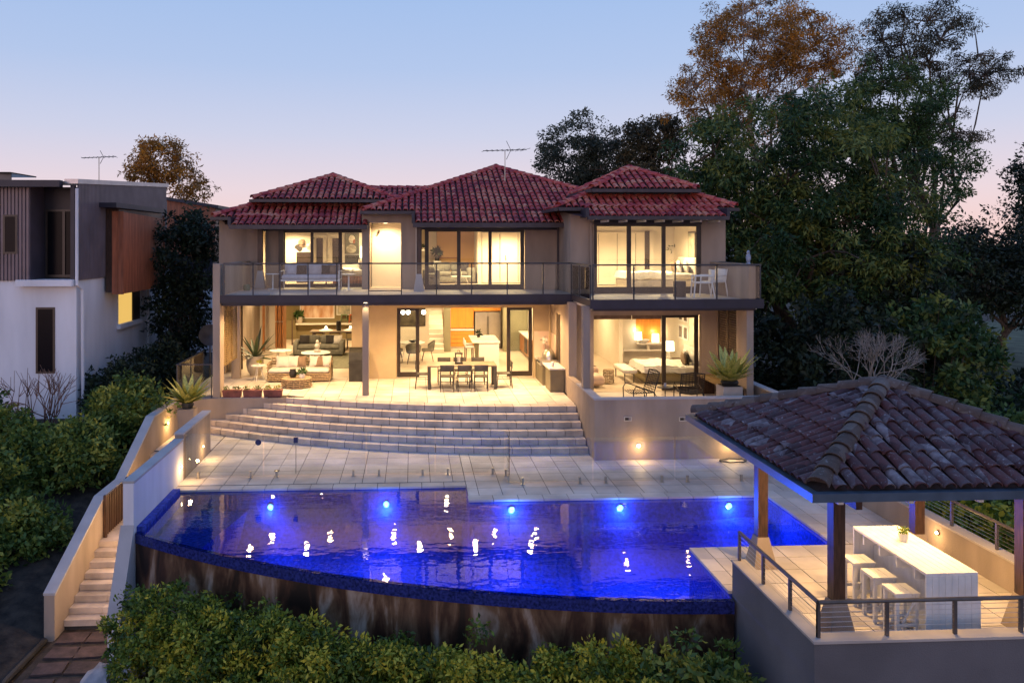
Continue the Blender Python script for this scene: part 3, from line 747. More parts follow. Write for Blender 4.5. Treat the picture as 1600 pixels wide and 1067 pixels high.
hip_tiles(rr, HIP, (4.41, 24.08, 5.66), (5.5, 25.1, 6.09), .36); hip_tiles(rr, HIP, (9.92, 24.08, 5.66), (8.95, 25.1, 6.09), .36)
b = MB(); b.box(5.45, 9.0, 25.03, 25.13, 6.02, 6.10); b.build('flashing', M['roof'], rr)
gutter_line(rr, [(5.12, 23.3, 5.36), (9.35, 23.3, 5.36)], .12, .11); gutter_line(rr, [(4.41, 27, 5.64), (4.41, 24.1, 5.64), (5.17, 24.1, 5.64)]); gutter_line(rr, [(9.3, 24.1, 5.64), (9.92, 24.1, 5.64), (9.92, 29, 5.64)])
MB().box(5.08, 5.17, 23.25, 24.1, 5.32, 5.6).build('apron_end', M['fascia'], rr); MB().box(9.3, 9.39, 23.25, 24.1, 5.32, 5.6).build('apron_end', M['fascia'], rr)
for i in range(7): MB().box(5.75 + i * .56, 5.80 + i * .56, 23.42, 24.3, 5.19, 5.25).build('rafter', M['white_paint'], rr)
hp('clerestory_wall', M['fascia'], 5.6, 8.85, 25.14, 28.6, 5.7, 6.18)
pyramid('right_upper_roof', 5.55, 8.9, 24.6, 28.0, 6.22, 7.22, 26.3, 7.02, vis=('left', 'right'))
flush_tiles(300)

# ------------------------------------------------------------------ floors, slabs, walls
MI, MS, MW = M['stucco_in'], M['stucco'], M['white_in']
hp('floor_slab', M['white_in'], -6.9, 9.75, 27.0, 39, -.9, -.008)
hp('floor_slab', M['white_in'], 4.85, 9.75, 24.26, 27, -.9, -.008)
M['floor_in'] = mat('pale_floor', (.56, .47, .37), .35, .05, 1)
hp('floor_finish', M['floor_in'], -6.85, 4.9, 27.2, 38.3, -.006, .0); hp('floor_finish', M['floor_in'], 4.95, 9.6, 24.3, 33.5, -.006, .001)
# balcony: floor tiles on a dark steel edge, soffit below
bf = node('balcony', H)
M['balc_tile'] = mat('balcony_tile', (.44, .38, .32), .6, .12, 1.6)
b = MB(); b.box(-5.68, 5.03, 24.02, 28.6, 2.80, 2.992); b.box(4.84, 9.54, 21.42, 24.5, 2.80, 2.992); b.build('slab', M['ceil'], bf)
for i in range(18):
    for j in range(7):
        x0, y0 = -5.66 + i * .594, 24.06 + j * .6
        if x0 < 4.6: MB().box(x0 + .004, x0 + .59, y0 + .004, y0 + .596, 2.99, 3.0).build('floor_tile', M['balc_tile'], bf)
for i in range(8):
    for j in range(5): MB().box(4.86 + i * .585 + .004, 4.86 + i * .585 + .581, 21.46 + j * .6 + .004, 21.46 + j * .6 + .596, 2.99, 3.0).build('floor_tile', M['balc_tile'], bf)
b = MB()
b.box(-5.68, 4.86, 23.94, 24.02, 2.786, 3.02); b.box(4.78, 4.84, 21.42, 23.94, 2.84, 3.02); b.box(4.78, 9.56, 21.34, 21.42, 2.79, 3.04); b.box(9.54, 9.60, 21.42, 24.5, 2.84, 3.02)
b.build('edge_beam', M['fascia'], bf)
b = MB(); b.box(-5.66, 4.9, 24.03, 24.2, 2.70, 2.79); b.box(4.9, 9.4, 21.5, 21.66, 2.72, 2.80); b.build('lower_beam', M['fascia'], bf)
hp('soffit', M['ceil'], -5.68, 4.85, 24.21, 28.7, 2.735, 2.79); hp('soffit', M['ceil'], 4.9, 9.5, 21.67, 24.4, 2.735, 2.79)
# columns and blades
hp('column', MS, -1.51, -1.32, 24.06, 24.26, -.004, 2.80)
b = MB(); b.box(-5.89, -5.685, 23.93, 24.45, -.004, 3.95); b.build('blade_wall', MS, H)
hp('blade_wall', MS, -5.888, -5.687, 24.45, 28.5, 3.0, 3.93)
hp('column', MS, -6.08, -5.80, 27.2, 27.42, -.004, 2.8)
hp('column', MS, 4.61, 4.80, 21.45, 21.70, .63, 2.85)
hp('blade_wall', MS, 9.17, 9.36, 21.55, 22.25, 0, 2.85)
hp('blade_wall', MS, 9.3, 9.5, 22.25, 24.4, 0, 2.85)
hp('balcony_end_wall', MS, 8.62, 9.33, 21.62, 21.78, 3.0, 3.97) if False else None
hp('balcony_end_wall', MS, 9.22, 9.42, 21.55, 24.4, 3.001, 3.98)
# lower storey walls
hp('wall', MI, -2.05, -.56, 27.0, 28.9, -.005, 2.73)
hp('wall', MI, 4.09, 4.66, 27.0, 27.2, -.005, 2.73)
hp('header', MI, -.56, 4.09, 27.0, 27.2, 2.37, 2.73)
hp('header', MI, -6.1, -2.05, 28.75, 28.9, 2.42, 2.73)
hp('pier', MS, 4.66, 4.90, 23.72, 27.2, -.005, 2.79)
hp('wall', MS, 4.90, 5.50, 24.1, 24.3, 0, 2.73); hp('wall', MS, 8.84, 9.5, 24.1, 24.3, 0, 2.73); hp('header', MS, 5.5, 8.84, 24.1, 24.3, 2.36, 2.73)
b = MB(); b.box(4.64, 4.655, 25.1, 25.7, .75, 2.3); b.build('window_strip', M['frame'], H)
M['splash'] = mat('pink_splashback', (.62, .46, .36), .4, .05, 1)
hp('splashback', M['splash'], 4.11, 4.645, 26.985, 26.998, .72, 1.57); hp('splashback', M['splash'], 4.645, 4.658, 25.9, 26.98, .72, 1.55)
# interior shells (walls and ceilings)
hp('wall', M['olive_wall'], -7.0, -2.05, 38.3, 38.45, 0, 2.75); hp('wall', MW, -7.05, -6.9, 28.6, 38.3, -.9, 2.75); hp('wall', MI, -2.05, -1.9, 28.9, 38.3, 0, 2.75)
hp('ceiling', M['ceil'], -6.95, 4.85, 28.7, 38.4, 2.74, 2.95); hp('ceiling', M['ceil'], -2.05, 4.85, 27.21, 28.7, 2.745, 2.95)
hp('wall', MW, -1.9, 4.9, 35.2, 35.35, 0, 2.74); hp('wall', MW, 4.85, 5.0, 24.31, 35.3, 0, 2.74)
hp('wall', MW, 9.6, 9.75, 24.3, 33.6, -.9, 2.95); hp('wall', MW, 5.0, 9.6, 33.3, 33.45, 0, 2.74); hp('wall', MW, 7.55, 7.7, 29.0, 33.3, 0, 2.74); hp('ceiling', M['ceil'], 4.9, 9.75, 24.31, 33.4, 2.745, 2.95)
# upper storey
UF = 3.0
hp('wall', MS, -6.55, -5.40, 28.3, 28.5, UF, 5.2); hp('wall', MS, -5.18, -4.70, 28.42, 28.58, UF, 5.2)
hp('header', M['fascia'], -5.4, -1.6, 28.3, 28.5, 4.98, 5.2)
hp('wall', MS, -6.75, -6.55, 28.3, 36, -.9, 5.4); hp('wall', MW, -6.54, -1.7, 33.2, 33.35, UF, 5.4); hp('wall', MW, -1.72, -1.6, 28.5, 33.2, UF, 5.4)
hp('ceiling', M['ceil'], -6.5, -1.7, 28.5, 33.3, 5.05, 5.2)
hp('wall', MS, -1.72, -1.46, 27.15, 28.4, UF, 5.62); hp('wall', MS, -.40, .12, 27.15, 27.35, UF, 5.62); hp('header', MS, -1.46, -.40, 27.15, 27.35, 5.24, 5.62)
hp('wall', MW, -1.45, .1, 28.6, 28.7, UF, 5.4); hp('ceiling', M['ceil'], -1.46, .1, 27.36, 28.6, 5.26, 5.35); hp('wall', MW, -.38, -.28, 27.36, 28.6, UF, 5.26)
hp('wall', MS, 3.78, 4.86, 26.78, 26.95, UF, 5.3); hp('header', M['fascia'], .12, 4.9, 26.62, 26.9, 5.0, 5.25)
hp('wall', MW, 0.1, .25, 26.95, 32, UF, 5.3); hp('wall', MW, 0.1, 4.9, 32, 32.15, UF, 5.3); hp('wall', MW, 4.75, 4.9, 26.96, 32, UF, 5.3); hp('ceiling', M['ceil'], .1, 4.9, 26.96, 32, 5.06, 5.2)
hp('wall', MS, 4.86, 5.6, 24.5, 24.7, UF, 5.62); hp('wall', MS, 4.86, 5.0, 24.7, 27, UF, 5.62); hp('wall', MS, 8.98, 9.75, 24.5, 24.7, UF, 5.62); hp('header', M['fascia'], 5.6, 8.98, 24.46, 24.66, 5.14, 5.4)
hp('wall', MS, 9.6, 9.752, 24.7, 33, -.9, 5.62) if False else hp('wall', MS, 9.6, 9.75, 24.7, 33, 2.96, 5.62)
hp('wall', MW, 5.0, 9.6, 28.8, 28.95, UF, 5.4); hp('ceiling', M['ceil'], 5.0, 9.6, 24.7, 28.8, 5.16, 5.3); hp('wall', MW, 5.01, 5.06, 24.71, 28.8, UF, 5.15); hp('wall', MW, 9.54, 9.59, 24.71, 28.8, UF, 5.15)
hp('floor_slab', M['floor_in'], -6.5, 9.6, 28.61, 33.2, 2.96, 3.02); hp('floor_slab', M['floor_in'], .25, 4.75, 26.95, 28.6, 2.96, 3.02); hp('floor_slab', M['floor_in'], 5.06, 9.54, 24.7, 28.6, 2.96, 3.02); hp('floor_slab', M['floor_in'], -1.46, .1, 27.35, 28.6, 2.96, 3.02)
hp('rear_wall', MS, -6.7, 9.7, 38.46, 38.6, -.9, 2.95); hp('rear_wall', MS, -6.7, 9.7, 36.0, 36.15, 2.96, 5.5)
hp('eave_soffit', M['fascia'], -6.7, -1.7, 26.9, 28.4, 5.09, 5.12) if False else None
# sliding doors and windows: each frame with its panes
def window(name, xs, y, z0, z1, fw=.12, parent=H, bottom=.15, top=.06, m=None, glass=True):
    """xs: list of (x0,x1) clear panes; the frame fills between"""
    m = m or M['frame']
    w = node(name, parent); b = MB(); d = .07
    L, Rr = xs[0][0] - fw, xs[-1][1] + fw
    b.box(L, Rr, y, y + d, z0, z0 + bottom); b.box(L, Rr, y, y + d, z1 - top, z1)
    edges = [L] + [v for p in xs for v in p] + [Rr]
    for i in range(0, len(edges), 2): b.box(edges[i], edges[i + 1], y, y + d, z0 + bottom, z1 - top)
    b.build('frame', m, w)
    if glass:
        for (a, c) in xs: box('pane', M['glass'], w, a - .01, c + .01, y + .03, y + .038, z0 + bottom - .01, z1 - top + .01)
    return w
window('sliding_door', [(-.42, .10)], 27.21, .02, 2.37, .12, bottom=.16, top=.1)
window('sliding_door', [(3.33, 3.96)], 27.21, .02, 2.37, .12, bottom=.16, top=.1)
window('sliding_door', [(7.80, 8.70)], 24.31, .02, 2.36, .12, bottom=.12, top=.1)
window('window', [(-4.50, -3.61), (-3.51, -2.63), (-2.5, -1.72)], 28.5, UF, 4.98, .12, bottom=.12)
window('window', [(.53, 1.48), (1.6, 2.54), (2.65, 3.62)], 26.8, UF, 5.0, .13, bottom=.17)
window('window', [(5.70, 6.64), (6.77, 7.74), (7.86, 8.84)], 24.52, UF, 5.14, .13, bottom=.2)
hp('door_post', M['frame'], -4.70, -4.52, 28.3, 28.44, UF, 4.98)
hp('door_jamb', M['frame'], -1.60, -1.47, 27.2, 27.4, UF, 5.2)
hp('downpipe', M['gutter'], 4.80, 4.87, 26.4, 26.46, UF, 5.2); MB().tube([(5.5, 24.45, 3), (5.5, 24.45, 5.2), (5.5, 24.0, 5.3)], .04, 8).build('downpipe', MS, H)
MB().tube([(4.62, 27.0 - .2, 2.7), (4.62, 26.8, 0)], .035, 8).build('downpipe', MI, H)
hp('roller_blind', M['fabric_b'], 5.55, 6.85, 24.2, 24.3, 2.24, 2.355) if False else None
for a, c in ((5.52, 6.72), (6.76, 7.66)): MB().box(a, c, 24.32, 24.38, 2.22, 2.36).build('roller_blind', M['fabric_b'], H)
# timber posts on tapered plinths, upper balcony
def post_on_plinth(x, y, z0, zp, z1, a=.09):
    p = node('verandah_post', H)
    MB().frustum(x, y, z0, zp, .18, .16, .085, .085).build('plinth', M['cap'], p)
    MB().box(x - .082, x + .082, y - .082, y + .082, zp, z1).build('shaft', M['timber_dark'], p)
post_on_plinth(-5.28, 28.05, 3.001, 3.6, 5.3); post_on_plinth(.2, 25.95, 3.001, 3.56, 5.16)
# louvred shutters: slats one by one
def louvre_x(x, y0, y1, z0, z1, panels, ns, m, sgn=1):
    s = node('louvre_screen', H)
    pw_ = (y1 - y0) / panels
    slat = MB(); slat.box(-.022, .022, -pw_ / 2 + .04, pw_ / 2 - .04, -.006, .006); me = slat.mesh('slat', m)
    for p in range(panels):
        ya = y0 + p * pw_
        b = MB(); b.box(x - .025, x + .025, ya, ya + .04, z0, z1); b.box(x - .025, x + .025, ya + pw_ - .04, ya + pw_, z0, z1); b.box(x - .024, x + .024, ya + .04, ya + pw_ - .04, z0, z0 + .05); b.box(x - .024, x + .024, ya + .04, ya + pw_ - .04, z1 - .05, z1)
        b.build('stile', m, s)
        for i in range(ns):
            z = z0 + .08 + (z1 - z0 - .16) * i / (ns - 1)
            put('slat', me, s, Vector((x, ya + pw_ / 2, z)) - off(s), (0, R(40) * sgn, 0))
M['louvre'] = mat('louvre_timber', (.20, .13, .05), .6, .15, 5)
louvre_x(-5.78, 24.5, 26.6, .8, 2.68, 3, 26, M['louvre'])
louvre_x(9.22, 22.3, 23.7, .66, 2.7, 2, 28, mat('louvre_dark', (.09, .06, .04), .6, .15, 5), -1)
# balustrade
def balustrade(name, posts, z0, z1, glass=True):
    s = node(name, H); s_m = M['steel']
    for (x, y) in posts: MB().box(x - .016, x + .016, y - .022, y + .022, z0, z1 - .02).build('post', s_m, s)
    b = MB()
    for (a, c) in zip(posts[:-1], posts[1:]):
        if abs(a[0] - c[0]) > .05: b.box(a[0] - .02, c[0] + .02, a[1] - .03, a[1] + .03, z1 - .02, z1 + .025)
        else: b.box(a[0] - .03, a[0] + .03, min(a[1], c[1]), max(a[1], c[1]), z1 - .02, z1 + .025)
    b.build('handrail', s_m, s)
    if glass:
        for (a, c) in zip(posts[:-1], posts[1:]):
            if abs(a[0] - c[0]) > .05: box('pane', M['glass'], s, a[0] + .03, c[0] - .03, a[1] - .005, a[1] + .005, z0 + .06, z1 - .05)
            else: box('pane', M['glass'], s, a[0] - .005, a[0] + .005, min(a[1], c[1]) + .03, max(a[1], c[1]) - .03, z0 + .06, z1 - .05)
balustrade('balustrade', [(x, 24.06) for x in (-5.6, -4.74, -3.95, -3.12, -2.27, -1.32, -.34, .71, 1.77, 2.85, 3.94, 4.80)] + [(4.80, 22.9), (4.80, 21.46)], 2.99, 3.95)
balustrade('balustrade', [(x, 21.40) for x in (4.86, 5.98, 7.12, 8.27, 9.48)] + [(9.48, 22.6), (9.48, 24.3)], 3.0, 3.97)
box('low_rail', M['steel'], H, -1.32, -.34, 24.04, 24.08, 3.12, 3.15)
# terrace left glass rail
tr = thing('terrace_glass_rail', 'glass balustrade at the open end of the terrace by the spiky plant', 'balustrade', (-6.9, 25, 0))
for x, y in ((-6.93, 23.95), (-6.93, 25.4), (-6.93, 26.9), (-5.93, 23.95)): MB().box(x - .016, x + .016, y - .016, y + .016, 0, .98).build('post', M['steel'], tr)
b = MB(); b.box(-6.96, -5.9, 23.92, 23.98, .97, 1.0); b.box(-6.96, -6.9, 23.98, 26.92, .97, 1.0); b.build('handrail', M['steel'], tr)
box('pane', M['glass'], tr, -6.9, -5.95, 23.947, 23.953, .06, .95); box('pane', M['glass'], tr, -6.933, -6.927, 23.98, 25.38, .06, .95); box('pane', M['glass'], tr, -6.933, -6.927, 25.42, 26.88, .06, .95)
# antenna on the ridge
def antenna(name, label, p, h, s, rz=0.):
    t = thing(name, label, 'antenna', p)
    b = MB(); b.tube([(0, 0, 0), (0, 0, h)], .018, 6); b.build('mast', M['steel_b']).parent = t
    bm = MB(); d = Vector((math.cos(rz), math.sin(rz), .06)); c = Vector((0, 0, h))
    bm.tube([c - d * .75 * s, c + d * .75 * s], .014, 5); q = Vector((-d.y, d.x, 0))
    for k in np.linspace(-.7, .7, 9): bm.tube([c + d * k * s - q * (.28 + .16 * (k > .3)) * s, c + d * k * s + q * (.28 + .16 * (k > .3)) * s], .008, 4)
    for a in (-1, 1): bm.tube([c + d * .2 * s, c + d * .2 * s + Vector((0, 0, .3 * a * s)) - d * .15 * s], .01, 4)
    bm.build('aerial', M['chair_d']).parent = t
antenna('roof_antenna', 'thin metal television antenna above the middle red roof', (3.42, 29.6, 6.75), 1.25, 1.15, .25)
# room lamps (downlights in the ceilings)
def downlight(x, y, z, watts, spot=140, col=WARM, r=.05, blend=.8, sz=.06):
    o = MB().lathe([(r * 1.4, 0), (r * 1.4, -.008), (r, -.012), (0, -.012)], (x, y, z), 10).build('downlight', M['bulb_soft'], H)
    lamp('SPOT', (x, y, z - .04), watts, col, sz, H, (x, y, 0), spot, blend)
for x in (-4.4, -2.6, -.6, 1.2, 2.6, 3.9): downlight(x, 25.3, 2.733, 332, 150, (1, .62, .26))
downlight(-1.41, 23.985, 2.79, 30, 100)
for x in (-4.9, -3.2, .2, 1.9, 3.6): downlight(x, 24.35, 2.733, 300, 155, (1, .62, .28))  # extra row along the soffit edge, added to brighten the steps and deck
for x in (6.2, 8.0): downlight(x, 22.9, 2.733, 122, 150, (1, .62, .26))
for x, y in ((-5.2, 30.2), (-3.4, 30.2), (-5.2, 35.5), (-3.4, 35.5)): downlight(x, y, 2.738, 470, 165)
for x, y in ((1.2, 28.6), (3.6, 28.6), (.2, 33.2), (2.5, 33), (4.2, 32)): downlight(x, y, 2.738, 480, 165)
for x, y in ((6.0, 26.2), (8.4, 26.6), (6.2, 31), (8.6, 31)): downlight(x, y, 2.74, 420, 165)
for x, y in ((-4.6, 30.6), (-2.6, 30.6)): downlight(x, y, 5.045, 620, 168)
for x, y in ((1.4, 29.2), (3.5, 29.2)): downlight(x, y, 5.055, 640, 168)
for x, y in ((6.4, 26.5), (8.4, 26.5)): downlight(x, y, 5.155, 640, 168)
downlight(-.95, 28.0, 5.255, 350, 165)
downlight(-6.3, 32.6, 2.738, 160, 165)

# ------------------------------------------------------------------ pavilion by the pool
pav = thing('pool_pavilion', 'open tiled pavilion with weathered hip roof over the white bar', 'pavilion', (7.5, 12.4, ZD))
PT = barrel_mesh('tile', M['pav_roof'], .090, .074, .44, 7); PH = barrel_mesh('hip_tile', M['pav_hip'], .15, .12, .42, 8)
prf = node('roof', pav)
x0, x1, y0, y1, z0 = 5.24, 9.80, 10.12, 14.64, 1.36; ax, ay, az = 7.51, 12.40, 2.27
b = MB(); b.add([(x0, y0, z0), (x1, y0, z0), (x1, y1, z0), (x0, y1, z0), (ax, ay, az)], [(0, 1, 4), (1, 2, 4), (2, 3, 4), (3, 0, 4)]); b.build('underlay', M['pav_base'], prf)
M['pav_lining'] = mat('pavilion_lining', (.48, .40, .28), .7, .06, 4)
b = MB(); b.add([(x0, y0, z0 - .05), (x1, y0, z0 - .05), (x1, y1, z0 - .05), (x0, y1, z0 - .05), (ax, ay, az - .09)], [(1, 0, 4), (2, 1, 4), (3, 2, 4), (0, 3, 4)]); b.build('lining', M['pav_lining'], prf)
tri2 = lambda L, hm: (lambda u, h: u > (L / 2) * h / hm + .02 and u < L - (L / 2) * h / hm - .02)
slope_tiles(prf, PT, (x0, y0 - .05, z0 + .02), (1, 0), (0, 1), (az - z0) / (ay - y0), tri2(x1 - x0, ay - y0), x1 - x0, ay - y0, .205, .35, .014)
slope_tiles(prf, PT, (x0 - .05, y0, z0 + .02), (0, 1), (1, 0), (az - z0) / (ax - x0), tri2(y1 - y0, ax - x0), y1 - y0, ax - x0, .205, .35, .014)
slope_tiles(prf, PT, (x1 + .05, y0, z0 + .02), (0, 1), (-1, 0), (az - z0) / (x1 - ax), tri2(y1 - y0, x1 - ax), y1 - y0, x1 - ax, .205, .35, .014)
slope_tiles(prf, PT, (x0, y1 + .05, z0 + .02), (1, 0), (0, -1), (az - z0) / (y1 - ay), tri2(x1 - x0, y1 - ay), x1 - x0, y1 - ay, .205, .35, .014, solid=True)
for cx, cy in ((x0, y0), (x1, y0), (x0, y1), (x1, y1)): hip_tiles(prf, PH, (cx, cy, z0 + .03), (ax, ay, az + .05), .34)
flush_tiles(300)
MB().lathe([(.17, 0), (.19, .06), (.15, .12), (.07, .16), (0, .17)], (ax, ay, az + .02), 10).build('ridge_cap', M['pav_hip'], prf)
M['pav_gutter'] = mat('blue_grey_gutter', (.07, .10, .14), .3, .15, 3)
b = MB()
for (xa, xb, ya, yb) in ((x0 - .13, x1 + .13, y0 - .13, y0 - .02), (x0 - .13, x1 + .13, y1 + .02, y1 + .13), (x0 - .13, x0 - .02, y0 - .018, y1 + .018), (x1 + .02, x1 + .13, y0 - .018, y1 + .018)): b.box(xa, xb, ya, yb, z0 - .10, z0 + .01)
b.build('gutter', M['pav_gutter'], pav)
for i in range(5): MB().box(5.55 + i * .95, 5.62 + i * .95, y0 + .05, y0 + .55, z0 - .19, z0 - .10).build('rafter_end', M['white_paint'], pav)
px_, py_ = (5.96, 8.72), (10.98, 13.42)
b = MB(); 
for y in py_: b.box(5.4, 9.6, y - .045, y + .045, 1.14, 1.30)
for x in px_: b.box(x - .045, x + .045, 10.4, 14.4, 1.02, 1.138)
b.build('beam', M['timber_dark'], pav)
for x in px_:
    for y in py_:
        p = node('post', pav)
        MB().box(x - .085, x + .085, y - .085, y + .085, ZD + .5, 1.02).build('shaft', M['timber_dark'], p)
        MB().frustum(x, y, ZD, ZD + .5, .20, .20, .10, .10).build('plinth', M['stucco'], p)
b = MB()
b.tube([(x0 + .3, y0 + .8, 1.22), (x0 + 1.2, y0 + .8, 1.20)], .05, 8); b.build('speaker', M['black'], pav) if False else None
MB().rbox(6.25, 6.60, 10.55, 10.75, 1.12, 1.26, .05).build('heater', M['black'], pav)
for x, y in ((6.4, 12.3), (7.4, 11.4), (8.3, 12.2)):
    MB().lathe([(.06, 0), (.06, -.02), (.04, -.03), (0, -.03)], (x, y, 1.46), 10).build('ceiling_lamp', M['bulb_soft'], pav)
    lamp('SPOT', (x, y, 1.40), 225, (1, .60, .22), .08, pav, (x, y, -1), 160, .7)
# parapet and cable rails
pp = thing('pavilion_parapet', 'grey beige rendered retaining wall in the near corner below the pavilion', 'wall', (7, 10, -3))
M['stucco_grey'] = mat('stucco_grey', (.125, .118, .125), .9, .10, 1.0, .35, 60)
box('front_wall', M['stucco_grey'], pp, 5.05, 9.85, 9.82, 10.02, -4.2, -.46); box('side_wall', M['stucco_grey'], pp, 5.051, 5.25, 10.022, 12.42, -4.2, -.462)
box('rear_wall', M['stucco'], pp, 9.43, 9.65, 10.022, 20.0, -3.4, -.462)
M['cap_warm'] = mat('parapet_cap', (.42, .37, .33), .75, .08, 2, .1, 50)
c = MB(); c.box(5.035, 9.86, 9.805, 10.035, -.457, -.425); c.box(5.035, 5.265, 10.038, 12.435, -.459, -.427); c.box(9.415, 9.665, 10.038, 20.0, -.459, -.427); c.build('coping', M['cap_warm'], pp)
box('drain_slot', M['black'], pp, 8.28, 8.30, 9.815, 9.83, -3.5, -.95)
def cable_rail(name, label, posts, z0, z1, n=6):
    t = thing(name, label, 'railing', (posts[0][0], posts[0][1], z0), 'cable railings round the pavilion')
    for x, y in posts: MB().box(x - .02, x + .02, y - .02, y + .02, z0, z1 - .02).build('post', M['steel_pav'], t)
    a, c = Vector((*posts[0], z1)), Vector((*posts[-1], z1))
    MB().tube([a, c], .028, 8).build('handrail', M['steel_pav'], t)
    for i in range(n):
        z = z0 + (z1 - z0) * (i + 1) / (n + 1)
        MB().tube([(posts[0][0], posts[0][1], z), (posts[-1][0], posts[-1][1], z)], .0035, 4, False).build('cable', M['steel_b'], t)
M['steel_pav'] = mat('pavilion_rail_steel', (.11, .095, .09), .4, .15, 4, metal=.3)
cable_rail('cable_railing', 'cable railing on the wall between pool and pavilion', [(5.15, y) for y in (12.38, 11.52, 10.68, 9.92)], -.427, .02)
cable_rail('cable_railing', 'cable railing along the front of the pavilion terrace', [(5.15, 9.921), (6.05, 9.921), (6.95, 9.921), (7.83, 9.921), (8.75, 9.921), (9.6, 9.921)], -.425, .02)
cable_rail('cable_railing', 'cable railing on the wall behind the white bar', [(9.54, y) for y in (17.0, 15.9, 14.8, 13.7, 12.6, 11.5, 10.4)], -.427, .02)
# bar and stools
bar = thing('bar_counter', 'long white timber boarded outdoor bar under the pavilion', 'bar', (7.3, 11.4, ZD))
for i in range(7):
    w = .73 / 7; MB().box(6.93 + i * w + .002, 6.93 + (i + 1) * w - .002, 10.47, 12.27, .085, .12).build('top_board', M['white_boards'], bar)
for i in range(8):
    w = .73 / 8; MB().box(6.93 + i * w + .002, 6.93 + (i + 1) * w - .002, 10.47, 10.495, ZD, .082).build('front_board', M['white_boards'], bar)
    MB().box(6.93 + i * w + .002, 6.93 + (i + 1) * w - .002, 12.24, 12.265, ZD, .082).build('end_board', M['white_boards'], bar)
for i in range(18):
    w = 1.74 / 18; MB().box(7.25, 7.27, 10.498 + i * w, 10.498 + (i + 1) * w - .004, ZD, .082).build('side_board', M['white_boards'], bar)
    MB().box(7.64, 7.66, 10.498 + i * w, 10.498 + (i + 1) * w - .004, ZD, .082).build('side_board', M['white_boards'], bar)
for k in range(4): MB().box(6.96, 7.25, 10.75 + k * .42, 10.78 + k * .42, -.08, .082).build('bracket', M['white_boards'], bar)
MB().box(7.66, 7.70, 10.47, 12.2, ZD, -.25).build('rear_ledge', M['white_boards'], bar)
def stool(y0, y1, label):
    t = thing('bar_stool', label, 'bar stool', (7.0, (y0 + y1) / 2, ZD), 'white bar stools')
    xa, xb = 6.66, 7.02; zt = -.26
    for k in range(3): MB().box(xa + k * .12 + .003, xa + (k + 1) * .12 - .003, y0, y1, zt - .035, zt).build('seat_slat', M['white_paint'], t)
    for x in (xa + .02, xb - .065):
        for y in (y0 + .01, y1 - .055): MB().box(x, x + .045, y, y + .045, ZD, zt - .036).build('leg', M['white_paint'], t)
    for y in (y0 + .02, y1 - .045):
        MB().box(xa + .066, xb - .066, y, y + .025, zt - .11, zt - .04).build('apron', M['white_paint'], t); MB().box(xa + .066, xb - .066, y, y + .025, ZD + .2, ZD + .24).build('stretcher', M['white_paint'], t)
    MB().tube([(xa + .06, y0 + .04, ZD + .12), (xb - .06, y0 + .04, zt - .12)], .015, 5).build('brace', M['white_paint'], t)
stool(10.72, 11.06, 'white timber bar stool nearest the front railing'); stool(11.25, 11.59, 'white timber bar stool in the middle of the three'); stool(11.78, 12.12, 'white timber bar stool furthest from the front railing')

# ------------------------------------------------------------------ foliage
def leaf_cloud(name, centers, radii, per, size, m, parent=None, droop=.3, flat=1.0, aspect=.45, tint0=.0, tint1=1.0, shell=0.35, seed=1, topbias=None):
    rg = np.random.default_rng(seed)
    C = np.asarray(centers, float); n = len(C); per = int(per)
    rad = np.broadcast_to(np.asarray(radii, float).reshape(-1, 1) if np.ndim(radii) == 1 else np.asarray(radii, float), (n, 3)) if np.ndim(radii) else np.full((n, 3), float(radii))
    d = rg.normal(size=(n * per, 3)); d /= np.linalg.norm(d, axis=1, keepdims=True)
    rr = (shell + (1 - shell) * rg.random((n * per, 1)))
    P = np.repeat(C, per, 0) + d * rr * np.repeat(rad, per, 0)
    a = rg.normal(size=P.shape) + d * .8; a[:, 2] = a[:, 2] * flat - droop; a /= np.linalg.norm(a, axis=1, keepdims=True)
    u = rg.normal(size=P.shape); b_ = np.cross(a, u); b_ /= np.linalg.norm(b_, axis=1, keepdims=True) + 1e-9
    nn = np.cross(a, b_)
    L = size * (.6 + .8 * rg.random((len(P), 1))); Wd = L * aspect * .5
    V = np.stack([P, P + a * L * .45 + b_ * Wd + nn * L * .06, P + a * L - nn * L * .08, P + a * L * .45 - b_ * Wd + nn * L * .06], 1).reshape(-1, 3) - np.array(off(parent))
    k = len(P)
    me = bpy.data.meshes.new(name); me.vertices.add(4 * k); me.vertices.foreach_set('co', V.ravel())
    me.loops.add(4 * k); me.loops.foreach_set('vertex_index', np.arange(4 * k, dtype=np.int32))
    me.polygons.add(k); me.polygons.foreach_set('loop_start', np.arange(0, 4 * k, 4, dtype=np.int32)); me.polygons.foreach_set('loop_total', np.full(k, 4, dtype=np.int32))
    at = me.attributes.new('tint', 'FLOAT', 'FACE')
    cl = np.repeat(rg.random(n), per)
    at.data.foreach_set('value', np.clip(tint0 + (tint1 - tint0) * (.55 * cl + .45 * rg.random(k)), 0, 1).astype(np.float32))
    me.materials.append(m); me.update(calc_edges=True); me.validate()
    o = bpy.data.objects.new(name, me); COL.objects.link(o)
    if parent is not None: o.parent = parent
    return o

def blob_points(blobs, n, seed, shell=.45):
    """clump centres spread through ellipsoids (cx,cy,cz,rx,ry,rz,weight)"""
    rg = np.random.default_rng(seed); w = np.array([q[6] for q in blobs], float); w /= w.sum(); out = []
    for q, k in zip(blobs, np.maximum(1, (w * n).astype(int))):
        d = rg.normal(size=(k, 3)); d /= np.linalg.norm(d, axis=1, keepdims=True)
        r = shell + (1 - shell) * rg.random((k, 1)) ** .6
        out.append(np.array(q[:3]) + d * r * np.array(q[3:6]) * (1 + .13 * rg.normal(size=(k, 1))))
    return np.concatenate(out)

